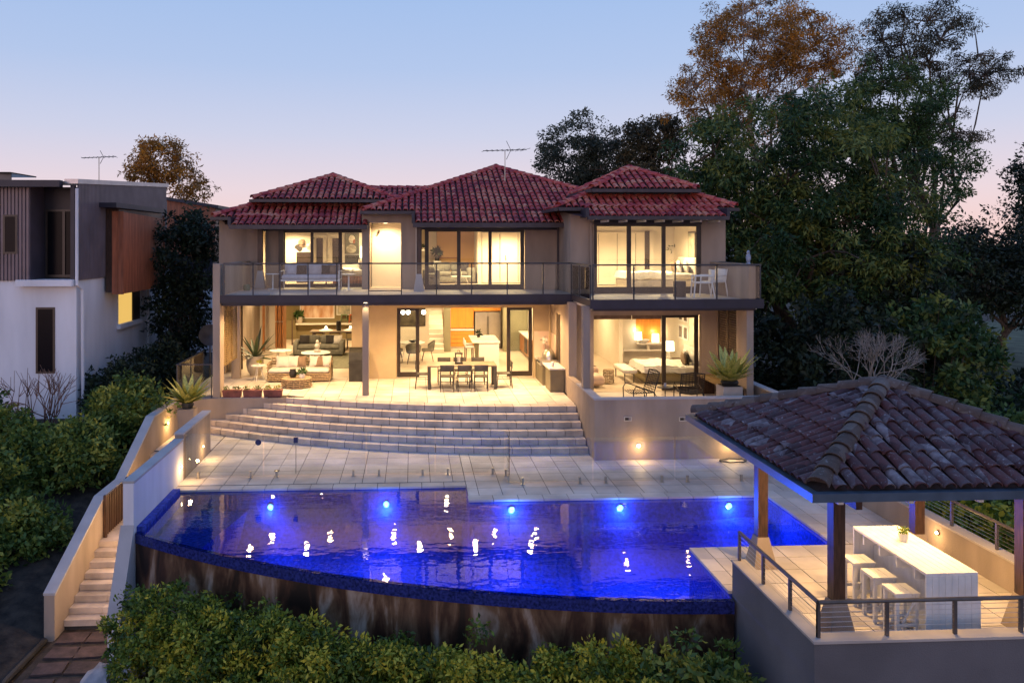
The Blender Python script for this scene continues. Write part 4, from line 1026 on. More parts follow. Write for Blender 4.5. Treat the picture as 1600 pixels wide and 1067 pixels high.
def tree(name, label, base, blobs, nclump, per, clump_r, leaf, lm, bark, trunk_r, seed, cat='tree', group=None, droop=.3, aspect=.45, limbs=8, twig=.5, fork=.35, shell=.45):
    rg = np.random.default_rng(seed)
    t = thing(name, label, cat, base, group)
    C = blob_points(blobs, nclump, seed, shell)
    b = MB(); B = Vector(base)
    cen = Vector(np.average(np.array([q[:3] for q in blobs]), axis=0, weights=[q[6] for q in blobs]).tolist())
    top = B.lerp(cen, .92)
    def curve(a, c, n=5, j=.06):
        L = (c - a).length; out = []
        for i in range(n + 1):
            s = i / n; p = a.lerp(c, s)
            if 0 < i < n: p = p + Vector(rg.normal(size=3).tolist()) * L * j
            out.append(p)
        return out
    trunk = curve(B, top, 6, .03)
    b.tube(trunk, [trunk_r * (1.25 if i == 0 else 1 - .11 * i) for i in range(7)], 9)
    nodes = []
    for q in blobs:
        for _ in range(max(1, round(limbs * q[6] / sum(w[6] for w in blobs)))):
            d = Vector((rg.normal(size=3) * np.array(q[3:6]) * .38).tolist()); tgt = Vector(q[:3]) + d
            st = trunk[int(rg.integers(2, 6))]
            cv = curve(st, tgt, 5, .07); b.tube(cv, [trunk_r * fork * (1 - .16 * i) for i in range(6)], 6, False); nodes += cv[2:]
    if nodes:
        N = np.array([list(p) for p in nodes])
        for c in C:
            if rg.random() < twig:
                k = int(np.argmin(((N - c) ** 2).sum(1))); a = Vector(N[k].tolist()); cc = Vector(c.tolist())
                b.tube([a, a.lerp(cc, .5) + Vector((0, 0, .08 * (cc - a).length)), cc], [trunk_r * .11, trunk_r * .08, trunk_r * .04], 4, False)
    b.build('trunk', bark, t)
    rr = clump_r * (.6 + .8 * rg.random(len(C)))
    leaf_cloud('crown', C, np.stack([rr * 1.15, rr * 1.15, rr * .75], 1), per, leaf, lm, t, droop=droop, aspect=aspect, seed=seed + 1)
    return t

def shrub(name, label, base, blobs, nclump, per, clump_r, leaf, lm, seed, group=None, cat='shrub', stem=True, droop=.1, aspect=.5):
    t = thing(name, label, cat, base, group)
    C = blob_points(blobs, nclump, seed, .55); rg = np.random.default_rng(seed)
    if stem:
        b = MB()
        for c in C[rg.choice(len(C), min(len(C), 14), replace=False)]:
            a = Vector(base); cc = Vector(c.tolist()); b.tube([a, a.lerp(cc, .5) + Vector((0, 0, .1)), cc], [.03, .02, .008], 5, False)
        b.build('stem', M['bark'], t)
    rr = clump_r * (.6 + .8 * rg.random(len(C)))
    leaf_cloud('foliage', C, np.stack([rr, rr, rr * .8], 1), per, leaf, lm, t, droop=droop, aspect=aspect, seed=seed + 1)
    return t

LM = {}
LM['mango'] = leaf_mat('leaf_broad_dark', (.009, .028, .011), (.030, .082, .025), (.19, .22, .045))  # yellow green end of the ramp paints in highlights of house light
LM['gum'] = leaf_mat('leaf_gum_sunset_tint', (.14, .075, .02), (.38, .18, .03), (.70, .30, .035), .4)  # orange sunset glow on the crown is put into the leaf colour
LM['gum2'] = leaf_mat('leaf_gum_olive', (.025, .03, .022), (.06, .062, .035), (.15, .11, .045), .3)
LM['green'] = leaf_mat('leaf_mid_green', (.018, .05, .018), (.045, .10, .028), (.12, .17, .04))
LM['dark'] = leaf_mat('leaf_dark', (.008, .016, .012), (.016, .032, .02), (.04, .06, .026))
LM['hedge'] = leaf_mat('leaf_hedge', (.022, .05, .012), (.13, .20, .022), (.62, .52, .055))  # yellow end of the ramp paints lit-leaf highlights into the colour
LM['bank'] = leaf_mat('leaf_bank_shrub', (.026, .066, .020), (.11, .18, .035), (.36, .36, .06))
LM['grey'] = leaf_mat('leaf_grey_green', (.02, .03, .022), (.05, .065, .045), (.09, .10, .06))

# trees behind and beside the house
tree('mango_tree', 'huge rounded dark green tree with drooping broad leaves beside the house', (14.2, 30, -3),
     [(14.2, 29.5, 7.4, 4.3, 3.6, 3.0, 5), (16.8, 29, 4.6, 2.9, 3, 3.2, 3), (12.2, 29.5, 5.2, 2.8, 2.6, 3.0, 3), (14.8, 27.6, 4.0, 3.6, 2.0, 2.6, 3)], 560, 130, .52, .21, LM['mango'], M['bark'], .38, 11, droop=.7, aspect=.3, limbs=14, twig=.3)
tree('sunset_tinted_gum_tree', 'tall gum tree with orange sunset glow coloured into its crown rising above the dark round tree', (18.3, 42, -3),
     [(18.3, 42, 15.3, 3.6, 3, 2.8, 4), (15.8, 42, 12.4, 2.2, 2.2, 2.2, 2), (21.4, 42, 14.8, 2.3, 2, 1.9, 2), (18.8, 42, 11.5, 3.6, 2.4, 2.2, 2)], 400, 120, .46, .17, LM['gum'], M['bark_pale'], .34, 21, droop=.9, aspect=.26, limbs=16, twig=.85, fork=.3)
tree('olive_gum_tree', 'tall sparse gum tree with open branches at the right of the sky', (28.0, 42, -3),
     [(27.6, 42, 16.0, 2.9, 2.4, 1.9, 3), (30.4, 42, 13.6, 2.4, 2, 1.4, 2), (25.4, 42, 13.9, 2.0, 2, 1.4, 1.4), (28.4, 42, 10.4, 2.6, 2, 1.8, 2)], 220, 120, .44, .17, LM['gum2'], M['bark'], .36, 31, droop=.9, aspect=.26, limbs=15, twig=.9, fork=.32)
tree('feathery_green_tree', 'soft mid green tree in front of the sparse gum', (23.6, 38, -3),
     [(23.4, 38, 11.2, 2.9, 2.4, 2.2, 4), (24.8, 38, 8.2, 3.0, 2.4, 2.4, 3), (21.6, 38, 9.4, 2.2, 2, 2.2, 2)], 280, 120, .45, .15, LM['green'], M['bark'], .28, 41, limbs=10, twig=.5)
tree('dense_grey_tree', 'dense grey green tree just right of the middle roof', (11.0, 50, -3),
     [(9.9, 50, 9.8, 2.0, 2, 2.9, 3), (12.0, 50, 9.4, 1.9, 2, 2.6, 3), (11, 50, 7.0, 2.6, 2, 2.0, 2)], 300, 90, .5, .18, LM['grey'], M['bark'], .3, 51, limbs=8, twig=.3)
tree('dark_gum_tree', 'dark loose topped tree between the red roof and the big round tree', (14.6, 47, -3),
     [(14.4, 47, 10.6, 1.9, 1.8, 1.7, 3), (13.6, 47, 8.2, 2.0, 2, 2.0, 3), (15.6, 47, 7.6, 2.2, 2, 2.4, 2)], 260, 80, .5, .19, LM['gum2'], M['bark'], .28, 61, limbs=10, twig=.7)
for i, (x, y, zt, rx, sd, lb) in enumerate([(33.5, 44, 5.6, 4.2, 71, 'dark tree mass at the right edge above the lawn'), (24.6, 40, 3.2, 2.9, 72, 'dark shadowy tree just right of the big round tree'), (39.0, 46, 10.6, 2.4, 73, 'tall dark tree cut by the right edge of the picture'), (31.5, 52, 3.0, 5.5, 74, 'low dark tree at the far side of the lawn')]):
    tree('dark_tree', lb, (x, y, -3), [(x, y, zt - 2, rx, 3, 2.4, 3), (x - rx * .4, y - 1, zt - (3.2 if i == 0 else 4.6), rx * .9, 2.5, 2.4, 3), (x + rx * .5, y - .5, zt - (2.8 if i == 0 else 5.2), rx * .9, 2.4, 2.4, 2)], 300, 80, .75, .25, LM['dark'], M['bark'], .3, sd, limbs=8, twig=.3, group='dark trees on the right')
for i, (x, y, z, rx, rz_, lm, sd, lb) in enumerate([
    (11.6, 26.5, -.3, 1.7, 2.6, 'dark', 81, 'dark shrub pressed against the bedroom wing'), (13.4, 24.0, .2, 2.0, 2.4, 'dark', 82, 'dark leafy shrub behind the pavilion apex'),
    (16.2, 24.5, .6, 2.4, 2.4, 'mango', 83, 'dark green shrub below the big round tree'), (16.9, 27.0, 1.4, 1.9, 3.2, 'dark', 84, 'tall shadowy shrub left of the lawn'),
    (15.6, 21.0, -1.4, 1.6, 1.6, 'green', 85, 'yellow green shrub right of the bare branched bush'), (18.6, 22.0, -1.4, 2.2, 1.5, 'dark', 86, 'dark low shrub near the lawn edge'),
    (20.8, 27.0, -1.6, 2.0, 1.6, 'dark', 87, 'dark low shrub at the corner of the lawn'), (11.0, 21.5, -1.6, 1.4, 1.4, 'dark', 88, 'low dark shrub beside the louvred corner of the house'),
    (13.0, 18.0, -1.7, 1.6, 1.2, 'green', 89, 'green shrub behind the pavilion railing'), (15.4, 17.5, -1.9, 1.8, 1.2, 'dark', 90, 'dark shrub beyond the pavilion at the right edge'),
    (11.4, 15.6, -1.75, 1.2, 1.0, 'hedge', 91, 'lit green shrub right behind the rear cable railing'), (12.3, 13.4, -1.8, 1.2, 1.0, 'hedge', 92, 'lit green shrub outside the railing near the right edge')]):
    shrub('garden_shrub', lb, (x, y, -3.05), [(x, y, z, rx, rx * .8, rz_, 1)], 150, 60, .42, .20, LM[lm], sd, 'shrubs on the right bank')
# bare bush behind the pavilion
t = thing('bare_bush', 'bare pale branching bush above the pavilion apex', 'bush', (12.05, 20.5, -2.9)); b = MB(); rg = np.random.default_rng(5); b.tube([(12.05, 20.5, -2.95), (12.0, 20.5, -1.2), (12.05, 20.5, .35)], [.07, .06, .05], 7)
def branch(p, d, L, r, k):
    q = p + d * L; mid = p.lerp(q, .5) + Vector(rg.normal(size=3).tolist()) * L * .06
    b.tube([p, mid, q], [r, r * .8, r * .6], 4, False)
    if k:
        for _ in range(3):
            nd = (d + Vector((rg.normal(size=3) * .42).tolist()) + Vector((0, 0, .12))).normalized(); branch(q, nd, L * (.62 + .2 * rg.random()), r * .6, k - 1)
for _ in range(7): branch(Vector((12.05, 20.5, .3)), (Vector((rg.normal() * .45, rg.normal() * .3, 1))).normalized(), .72, .026, 4)
b.build('branch', M['bark_pale'], t)

# left side: trees, bank shrubs
tree('small_tinted_gum_tree', 'small gum tree with sunset tinted leaves behind the neighbouring roof', (-15.0, 50, -2), [(-15.4, 50, 9.6, 1.9, 1.6, 1.4, 3), (-14.0, 50, 8.0, 1.6, 1.4, 1.4, 2), (-16.4, 50, 8.6, 1.2, 1.2, 1.0, 1)], 170, 44, .42, .24, LM['gum'], M['bark_pale'], .2, 101, limbs=10, twig=.8, droop=.8, aspect=.3)
tree('side_yard_tree', 'dark leafy tree growing in the gap between the two houses', (-8.7, 30.5, -1), [(-8.6, 30.5, 3.9, 1.05, 1.1, 2.0, 3), (-8.9, 30.8, 1.6, 1.2, 1.2, 1.8, 3), (-8.0, 30.4, 4.9, .7, .8, 1.0, 1)], 240, 50, .34, .17, LM['dark'], M['bark'], .14, 111, limbs=7, twig=.5)
bank = [(-8.0, 23.0, -.1, 1.0, 1.0, 'bank', 121, 'leafy shrub on the bank beside the stair wall top'), (-9.1, 25.5, .0, 1.0, 1.0, 'dark', 122, 'dark shrub against the white wall near the side gap'), (-8.4, 27.4, .4, .9, .9, 'dark', 123, 'dark shrub below the lit neighbour window'),
        (-8.6, 21.0, -.9, 1.0, 1.1, 'bank', 124, 'bushy green shrub halfway down the bank'), (-9.9, 21.4, -.9, .8, 1.1, 'bank', 125, 'upright conical shrub below the bare twiggy bush'), (-10.2, 19.0, -1.2, 1.1, 1.2, 'bank', 126, 'round green shrub at the left edge of the bank'),
        (-8.7, 18.4, -1.9, .9, .8, 'bank', 127, 'low green shrub near the middle of the bank'), (-9.4, 16.4, -2.1, 1.0, 1.0, 'bank', 128, 'spreading green shrub in the left foreground'), (-8.7, 14.4, -2.6, .7, .8, 'dark', 129, 'clipped dark shrub in the bottom left corner'), (-11.4, 22.2, -.7, .9, 1.2, 'bank', 130, 'shrub under the tall slit window')]
for x, y, z, rx, rz_, lm, sd, lb in bank:
    shrub('bank_shrub', lb, (x, y, ground_h(x, y)), [(x, y, z - .2, rx, rx, rz_, 1)], 130, 64, .30, .135, LM[lm], sd, 'shrubs on the left bank')
t = thing('bare_twig_bush', 'leafless reddish twiggy bush against the white wall', 'bush', (-9.9, 22.3, ground_h(-9.9, 22.3))); b = MB(); rg = np.random.default_rng(8)
for _ in range(9): branch(Vector((-9.9 + rg.normal() * .25, 22.3, ground_h(-9.9, 22.3))), (Vector((rg.normal() * .22, rg.normal() * .1, 1))).normalized(), 1.05, .026, 2)
b.build('branch', M['bark_red'], t)
# hedge in front of the pool wall
def hedge_blobs():
    out = []
    for i in range(14):
        x = -4.7 + i * .61; y = weir_y(x) - .95 + .1 * math.sin(i * 2.1)
        out.append((x, y, -2.02 + (.0 if i else -.1) + .07 * math.sin(i * 1.7), .62, .75, .60, 1)); out.append((x + .2, y - .75, -2.55, .6, .7, .6, .8))
    return out
shrub('hedge', 'long yellow green hedge growing along the foot of the curved pool wall', (0, 12.3, -3.2), hedge_blobs(), 760, 120, .22, .08, LM['hedge'], 141, cat='hedge')
shrub('round_shrub', 'rounded dark green shrub against the parapet corner', (4.2, 11.0, -3.3), [(4.15, 11.1, -2.0, .85, .8, .75, 2), (4.3, 10.7, -2.7, .9, .7, .7, 1)], 170, 66, .22, .11, LM['bank'], 142)
shrub('hedge_end_shrub', 'loose leggy shrub at the lower left end of the hedge', (-3.6, 12.6, -3.2), [(-4.0, 12.9, -2.7, .75, .6, .45, 1), (-2.6, 11.9, -2.95, .9, .6, .35, 1)], 90, 46, .22, .11, LM['bank'], 143)

# ------------------------------------------------------------------ garden path
M['path'] = mat('path_paver', (.085, .052, .045), .85, .25, 5, .4, 30, rnd=.15)
gp = struct(MB().prism([(-7.0, 12.0), (-4.9, 12.0), (-5.5, 16.2), (-6.85, 16.2)], -3.3, -3.03).build('garden_path', M['soil']))
for j in range(6):
    for i in range(2):
        cx, cy = -6.53 + i * .56 + .12 * j * (.2) , 15.75 - j * .56
        pv = MB().box(-.26, .26, -.2, .2, -.05, .035).build('paver', M['path'], gp); pv.location = (cx + random.uniform(-.03, .03), cy, -3.03); pv.rotation_euler = (0, 0, random.uniform(-.12, .12))
tag(MB().tube([(-7.0, 15.6, -2.98), (-7.05, 14.2, -3.0), (-6.9, 12.6, -3.05), (-6.6, 11.5, -3.1)], .07, 8).build('edging_pipe', M['black']), 'black plastic edging along the garden path', 'edging')
def rock(x, y, z, s, sd, label):
    rg = np.random.default_rng(sd); b = MB(); vs = []; n = 9
    prof = [(.55, -.3), (1, 0), (.95, .25), (.6, .5), (.15, .58)]
    for r, h in prof:
        for k in range(n): a = 2 * math.pi * k / n; q = r * (1 + .2 * rg.normal()); vs.append((x + s[0] * q * math.cos(a), y + s[1] * q * math.sin(a), z + s[2] * (h + .06 * rg.normal())))
    fs = [(i * n + k, i * n + (k + 1) % n, i * n + n + (k + 1) % n, i * n + n + k) for i in range(len(prof) - 1) for k in range(n)] + [tuple(range((len(prof) - 1) * n, len(prof) * n))]
    tag(b.add(vs, fs, True).build('boulder', M['rock']), label, 'rock', 'pale boulders beside the path')
M['rock'] = mat('pale_rock', (.40, .40, .42), .9, .2, 3, .6, 15)
rock(-5.45, 14.25, -3.05, (.30, .45, .42), 1, 'large pale boulder beside the path'); rock(-5.0, 14.7, -3.05, (.35, .4, .4), 2, 'pale boulder at the foot of the stair parapet'); rock(-5.55, 13.3, -3.1, (.33, .5, .4), 3, 'pale boulder at the bottom edge of the picture')

# ------------------------------------------------------------------ neighbouring white house
M['dark_glass'] = mat('dark_glass', (.006, .006, .009), .2, .1, 1, spec=.06)
nh = thing('neighbour_house', 'modern white house with corrugated cladding and a rust coloured window box', 'house', (-12, 26, -2))
NX, NY = -10.1, 24.6
box('wall', M['white_wall'], nh, -24, NX, NY, 34, -2.5, 3.46)
box('inner_core', M['fascia'], nh, -24, NX - .12, NY + 1.4, 33.9, 3.46, 6.3)
M['clad'] = mat('corrugated_cladding', (.13, .105, .125), .42, .12, 1.5, metal=.2)
def corrugated(pts, z0, ztop, pitch=.105, dep=.035):
    """sheet along a straight line pts[0]->pts[1]; ztop(s) gives the top"""
    a, c = Vector((*pts[0], 0)), Vector((*pts[1], 0)); L = (c - a).length; d = (c - a) / L; nrm = Vector((d.y, -d.x, 0)); b = MB(); n = int(L / pitch); vs = []; fs = []
    for i in range(n):
        for f, o in ((.0, 0), (.28, 0), (.42, dep), (.86, dep), (1.0, 0)):
            s = (i + f) * L / n; p = a + d * s + nrm * o; vs += [(p.x, p.y, z0), (p.x, p.y, ztop(s))]
    m = len(vs) // 2
    for k in range(m - 1):
        if (vs[2 * k][0] - vs[2 * k + 2][0]) ** 2 + (vs[2 * k][1] - vs[2 * k + 2][1]) ** 2 > 1e-9: fs.append((2 * k, 2 * k + 2, 2 * k + 3, 2 * k + 1))
    return b.add(vs, fs)
corrugated([(-24, NY - .03), (-11.45, NY - .03)], 3.44, lambda s: 6.32).build('cladding', M['clad'], nh)
corrugated([(NX + .03, NY), (NX + .03, 33.2)], 3.44, lambda s: 6.35 + .06 * s).build('cladding', M['clad'], nh)
M['silver'] = mat('silver_flashing', (.45, .44, .45), .35, .08, 2, metal=.5)
b = MB(); b.xprism([(NY - .12, 6.34), (NY - .12, 6.48), (33.4, 6.98), (33.4, 6.84)][::-1], NX - .3, NX + .10); b.build('roof_fascia', M['silver'], nh)
b = MB(); b.add([(-24, NY - .2, 6.40), (NX - .3, NY - .2, 6.40), (NX - .3, 33.4, 6.9), (-24, 33.4, 6.9)], [(0, 1, 2, 3)]); b.build('roof', M['silver'], nh); box('eave', M['fascia'], nh, -24, NX - .301, NY - .45, NY - .21, 6.22, 6.42)
# recessed balcony with dark doors
box('balcony_recess', M['fascia'], nh, -11.45, -10.22, NY + .9, NY + 1.3, 3.47, 6.3)
box('recess_side', M['clad'], nh, -11.50, -11.44, NY - .03, NY + 1.3, 3.47, 6.3); box('corner_post', M['fascia'], nh, -10.26, -10.14, NY - .03, NY + .1, 3.47, 6.3)
w = window('dark_door', [(-11.3, -10.85), (-10.77, -10.34)], NY + .8, 3.5, 5.6, .06, nh, .08, .06, glass=False); box('pane', M['dark_glass'], w, -11.3, -10.34, NY + .84, NY + .85, 3.58, 5.54)
b = MB(); b.box(-11.75, -10.12, NY - .28, NY - .005, 3.28, 3.47); b.build('balcony_ledge', M['white_wall'], nh)
def slit(x0, x1, z0, z1, y):
    s = node('window', nh); b = MB(); b.box(x0 - .06, x0, y - .02, y + .05, z0 - .06, z1 + .06); b.box(x1, x1 + .06, y - .02, y + .05, z0 - .06, z1 + .06); b.box(x0, x1, y - .02, y + .05, z1, z1 + .06); b.box(x0, x1, y - .02, y + .05, z0 - .06, z0); b.build('frame', M['frame'], s)
    box('pane', M['dark_glass'], s, x0, x1, y - .012, y - .002, z0, z1)
slit(-11.22, -10.78, .72, 2.58, NY); slit(-12.15, -11.85, 4.3, 5.35, NY - .055)
# rust coloured box, board by board
bx_ = node('window_box', nh); MB().box(NX + .06, -9.62, 26.75, 31.25, 2.95, 5.68).build('carcass', M['timber_dark'], bx_)
M['rust'] = mat('rust_boards', (.42, .13, .06), .6, .15, 3, rnd=.10, stretch=(4, 4, .5))
for i in range(30): MB().box(-9.615, -9.585, 26.76 + i * .15, 26.902 + i * .15, 2.88, 5.60 - .004 * i).build('board', M['rust'], bx_)
for i in range(2): MB().box(-9.98 + i * .19 + .15, -9.80 + i * .19 + .15, 26.72, 26.748, 2.88, 5.6).build('board', M['rust'], bx_)
MB().xprism([(26.2, 5.70), (26.2, 5.86), (31.5, 5.86), (31.5, 5.70)][::-1], NX + .062, -9.5).build('hood', M['fascia'], bx_)
MB().tube([(-9.6, 31.4, 5.6), (-9.6, 31.4, 2.4)], .05, 8).build('pipe', M['rust'], bx_)
lw = node('lit_window', nh); box('pane', emis('neighbour_window_glow', (1, .62, .16), .85), lw, NX + .005, NX + .02, 28.05, 29.3, 1.78, 2.86); b = MB(); b.box(NX + .003, NX + .06, 29.3, 30.05, 1.78, 2.86); b.build('sash', M['frame'], lw); b = MB(); b.box(NX + .003, NX + .12, 27.9, 30.2, 1.62, 1.78); b.build('sill', M['white_wall'], lw)
MB().tube([(-10.05, NY - .08, 6.2), (-10.05, NY - .08, 3.3), (-9.98, NY + .15, 3.15), (-9.98, NY + .2, -1.5)], .05, 8).build('downpipe', M['white_wall'], nh)
MB().tube([(NX + .08, 30.9, 2.9), (NX + .08, 30.9, -.5)], .05, 8).build('downpipe', M['white_wall'], nh)
for i in range(3):
    t = thing('solar_panel', ['solar panel on the neighbouring roof at the left edge', 'middle solar panel on the neighbouring roof', 'solar panel on the neighbouring roof nearest its corner'][i], 'solar panel', (-15.4 + i * 1.25, 26, 6.55), 'solar panels on the neighbouring roof')
    MB().box(-16.0 + i * 1.25, -14.82 + i * 1.25, 25.2, 26.9, 6.70, 6.74).build('panel', M['dark_glass'], t); MB().box(-15.9 + i * 1.25, -14.9 + i * 1.25, 25.4, 25.45, 6.45, 6.70).build('stand', M['steel'], t)
antenna('roof_antenna', 'thin television antenna on the neighbouring white house', (-11.5, 30, 6.7), 1.0, .8, .1)
rh = thing('rear_house', 'further house with timber upper wall behind the white house', 'house', (-11, 40, -1))
b = MB(); b.box(-15, -9.6, 39, 46, 2.4, 3.9); b.build('dark_band', M['fascia'], rh); box('wall', M['white_wall'], rh, -15, -9.4, 39.05, 46, -2, 2.4)
for i in range(34): MB().box(-13.0 + i * .104, -12.9 + i * .104, 38.95, 38.99, 3.9, 6.85 - .012 * i * 1.2).build('board', M['rust'], rh)
box('backing', M['timber_dark'], rh, -15, -9.5, 39.0, 45.9, 3.9, 6.3)
b = MB(); b.add([(-13.1, 38.8, 6.95), (-9.3, 38.8, 6.35), (-9.3, 46, 6.35), (-13.1, 46, 6.95), (-13.1, 38.8, 6.80), (-9.3, 38.8, 6.20), (-9.3, 46, 6.20), (-13.1, 46, 6.80)], [(0, 1, 2, 3), (7, 6, 5, 4), (4, 5, 1, 0), (1, 5, 6, 2)]); b.build('roof', M['fascia'], rh)
t = thing('satellite_dish', 'round satellite dish in the gap beside the house corner', 'satellite dish', (-6.95, 27.8, .3)); b = MB(); b.lathe([(0, 0), (.2, .02), (.36, .08), (.37, .09), (.2, .035), (0, .015)], n=18); o = b.build('dish', M['steel']); o.parent = t; o.rotation_euler = (R(75), 0, R(20)); o.location = (0, 0, 1.1)
MB().tube([(0, .05, -1.2), (0, .05, 1.1)], .025, 6).build('pole', M['steel']).parent = t
t = thing('air_conditioner', 'pale air conditioning unit beside the neighbouring house', 'air conditioner', (-9.2, 32.3, 1.0)); MB().rbox(-9.65, -8.85, 32.2, 32.55, .9, 1.6, .03).build('casing', M['white_wall'], t); MB().lathe([(.24, 0), (.26, .01), (.26, .02)], (0, 0, 0), 14).build('grille', M['fascia']).parent = t; t.children[1].rotation_euler = (R(90), 0, 0); t.children[1].location = (0, -.105, .25); box('stand', M['steel'], t, -9.6, -8.9, 32.25, 32.5, -1.2, .9)

# ------------------------------------------------------------------ terrace furniture
def local(fn, name, label, cat, loc, rz=0, group=None):
    t = thing(name, label, cat, (0, 0, 0), group); fn(t); t.location = loc; t.rotation_euler = (0, 0, rz); return t
def part(mb, name, m, t): o = mb.build(name, m); o.parent = t; return o

def mk_dining_chair(t):            # faces +y, backrest at -y
    m = M['chair_d']
    part(MB().rbox(-.21, .21, -.2, .22, .43, .46, .012), 'seat', m, t)
    for x in (-.2, .2):
        part(MB().tube([(x, -.25, 0), (x, -.2, .43), (x, -.25, .82)], .016, 6), 'rear_leg', m, t); part(MB().tube([(x, .24, 0), (x, .2, .44)], .016, 6), 'leg', m, t)
        part(MB().tube([(x, -.22, .30), (x, .22, .30)], .011, 5), 'side_rail', m, t)
    part(MB().rbox(-.21, .21, -.255, -.232, .62, .82, .01), 'backrest', m, t)
    part(MB().tube([(-.2, -.21, .3), (.2, -.21, .3)], .011, 5), 'stretcher', m, t)
proto = local(mk_dining_chair, 'dining_chair', 'dark outdoor dining chair with its back to the steps, nearest the sliding door', 'chair', (1.05, 24.75, 0), 0, 'dark chairs round the terrace dining table')
def dupe(o, label, loc, rz):
    c = copy_tree(o); c['label'] = label; c.location = loc; c.rotation_euler = (0, 0, rz); return c
for lb, loc, rz in [('middle of the three dark dining chairs with backs to the steps', (1.58, 24.74, 0), .03), ('dark dining chair with its back to the steps, nearest the barbecue bench', (2.11, 24.73, 0), -.04),
                    ('dark dining chair at the lounge end of the terrace table', (.33, 25.25, 0), -R(90)), ('dark dining chair at the barbecue end of the terrace table', (2.88, 25.25, 0), R(90)),
                    ('dark dining chair facing the pool, at the sliding door end', (1.02, 25.95, 0), R(180)), ('dark dining chair facing the pool, behind the lantern', (1.55, 25.95, 0), R(182)), ('dark dining chair facing the pool, at the barbecue end', (2.12, 25.95, 0), R(178))]: dupe(proto, lb, loc, rz)
t = thing('dining_table', 'long dark outdoor dining table on the terrace', 'table', (1.55, 25.3, 0))
M['table_top'] = mat('table_top', (.20, .155, .11), .4, .12, 4)
for i in range(6): MB().box(.46, 2.62, 24.84 + i * .155, 24.84 + i * .155 + .15, .71, .745).build('top_board', M['table_top'], t)
for x in (.47, 2.53):
    for y in (24.85, 25.67): MB().box(x, x + .09, y, y + .09, 0, .708).build('leg', M['chair_d'], t)
t = thing('lantern', 'black framed candle lantern on the terrace table', 'lantern', (1.45, 25.3, .746)); b = MB()
for x in (1.34, 1.54):
    for y in (25.2, 25.38): b.box(x, x + .025, y, y + .025, .746, 1.06)
b.box(1.33, 1.575, 25.19, 25.415, .746, .80); b.box(1.33, 1.575, 25.19, 25.415, 1.06, 1.09); b.tube([(1.40, 25.3, 1.09), (1.42, 25.3, 1.16), (1.48, 25.3, 1.16), (1.50, 25.3, 1.09)], .012, 5); b.build('frame', M['black'], t)
MB().lathe([(.045, 0), (.045, .16), (.0, .17)], (1.455, 25.3, .80), 10).build('candle', M['fabric_w'], t)

# woven lounge sofa and drum table
def cushion(t, x0, x1, y0, y1, z0, z1, m, name='cushion', tilt=0., rz=0., r=.06):
    c = ((x0 + x1) / 2, (y0 + y1) / 2, (z0 + z1) / 2); w, d, h = (x1 - x0) / 2, (y1 - y0) / 2, (z1 - z0) / 2
    b = MB(); n = 8; vs = []; fs = []
    for s in (-1, 1):
        for i in range(n + 1):
            for j in range(n + 1):
                u, v = i / n * 2 - 1, j / n * 2 - 1; f = (1 - abs(u) ** 3) * (1 - abs(v) ** 3); pin = 1 - .07 * (1 - abs(u * v))
                vs.append((u * w * (pin if abs(u) > .9 else 1), s * d * (.12 + .88 * f), v * h * (pin if abs(v) > .9 else 1)))
    m1 = (n + 1) ** 2
    for s in (0, 1):
        for i in range(n):
            for j in range(n):
                q = (s * m1 + i * (n + 1) + j, s * m1 + (i + 1) * (n + 1) + j, s * m1 + (i + 1) * (n + 1) + j + 1, s * m1 + i * (n + 1) + j + 1); fs.append(q if s == 0 else q[::-1])
    for i in range(n):
        for (a, c2) in ((i * (n + 1), (i + 1) * (n + 1)), (i * (n + 1) + n, (i + 1) * (n + 1) + n), (i, i + 1), (n * (n + 1) + i, n * (n + 1) + i + 1)): fs.append((a, c2, m1 + c2, m1 + a))
    o = b.add(vs, fs, True).build(name, m); o.parent = t; o.location = Vector(c) - off(t); o.rotation_euler = (tilt, rz * 0, rz); return o
def weave(t, path, z0, z1, rows, m, name='woven_band'):
    for k in range(rows):
        z = z0 + (z1 - z0) * (k + .5) / rows; pts = []
        for i, p in enumerate(path): pts.append((p[0] + .008 * (1 if (i + k) % 2 else -1), p[1] + .012 * (1 if (i + k) % 2 else -1), z))
        MB().tube(pts, (z1 - z0) / rows * .32, 5).build(name, m, t)
    for i in range(0, len(path), 2): MB().tube([(path[i][0], path[i][1], z0), (path[i][0], path[i][1], z1)], .010, 4).build('upright', m, t)
ws = thing('wicker_sofa', 'woven outdoor sofa with white cushions on the terrace', 'sofa', (-3.75, 26.7, 0))
front = [(-4.75 + i * .0845, 26.42 + .05 * (abs(i - 12) / 12) ** 3, 0) for i in range(25)]
weave(ws, front, .04, .30, 4, M['wicker']); weave(ws, [(x, y + .85, 0) for x, y, _ in front], .05, .72, 7, M['wicker']); weave(ws, [(-4.75, 26.47 + i * .1, 0) for i in range(9)], .05, .62, 6, M['wicker']); weave(ws, [(-2.72, 26.47 + i * .1, 0) for i in range(9)], .05, .62, 6, M['wicker'])
MB().box(-4.7, -2.77, 26.46, 27.26, .05, .29).build('base', M['wicker'], ws)
MB().rbox(-4.72, -2.76, 26.43, 27.15, .30, .43, .05).build('seat_cushion', M['fabric_w'], ws)
for x0_, x1_, m, tl in ((-4.55, -4.1, 'fabric_w', -.25), (-4.2, -3.8, 'fabric_w', -.2), (-3.85, -3.55, 'fabric_b', -.3), (-3.45, -3.1, 'fabric_w', -.25), (-3.28, -2.95, 'fabric_b', -.35), (-3.05, -2.72, 'fabric_w', -.2)): cushion(ws, x0_, x1_, 26.85, 27.02, .43, .80, M[m], 'back_cushion', tl)
dt = thing('drum_table', 'low round woven drum table before the wicker sofa', 'table', (-3.68, 25.6, 0))
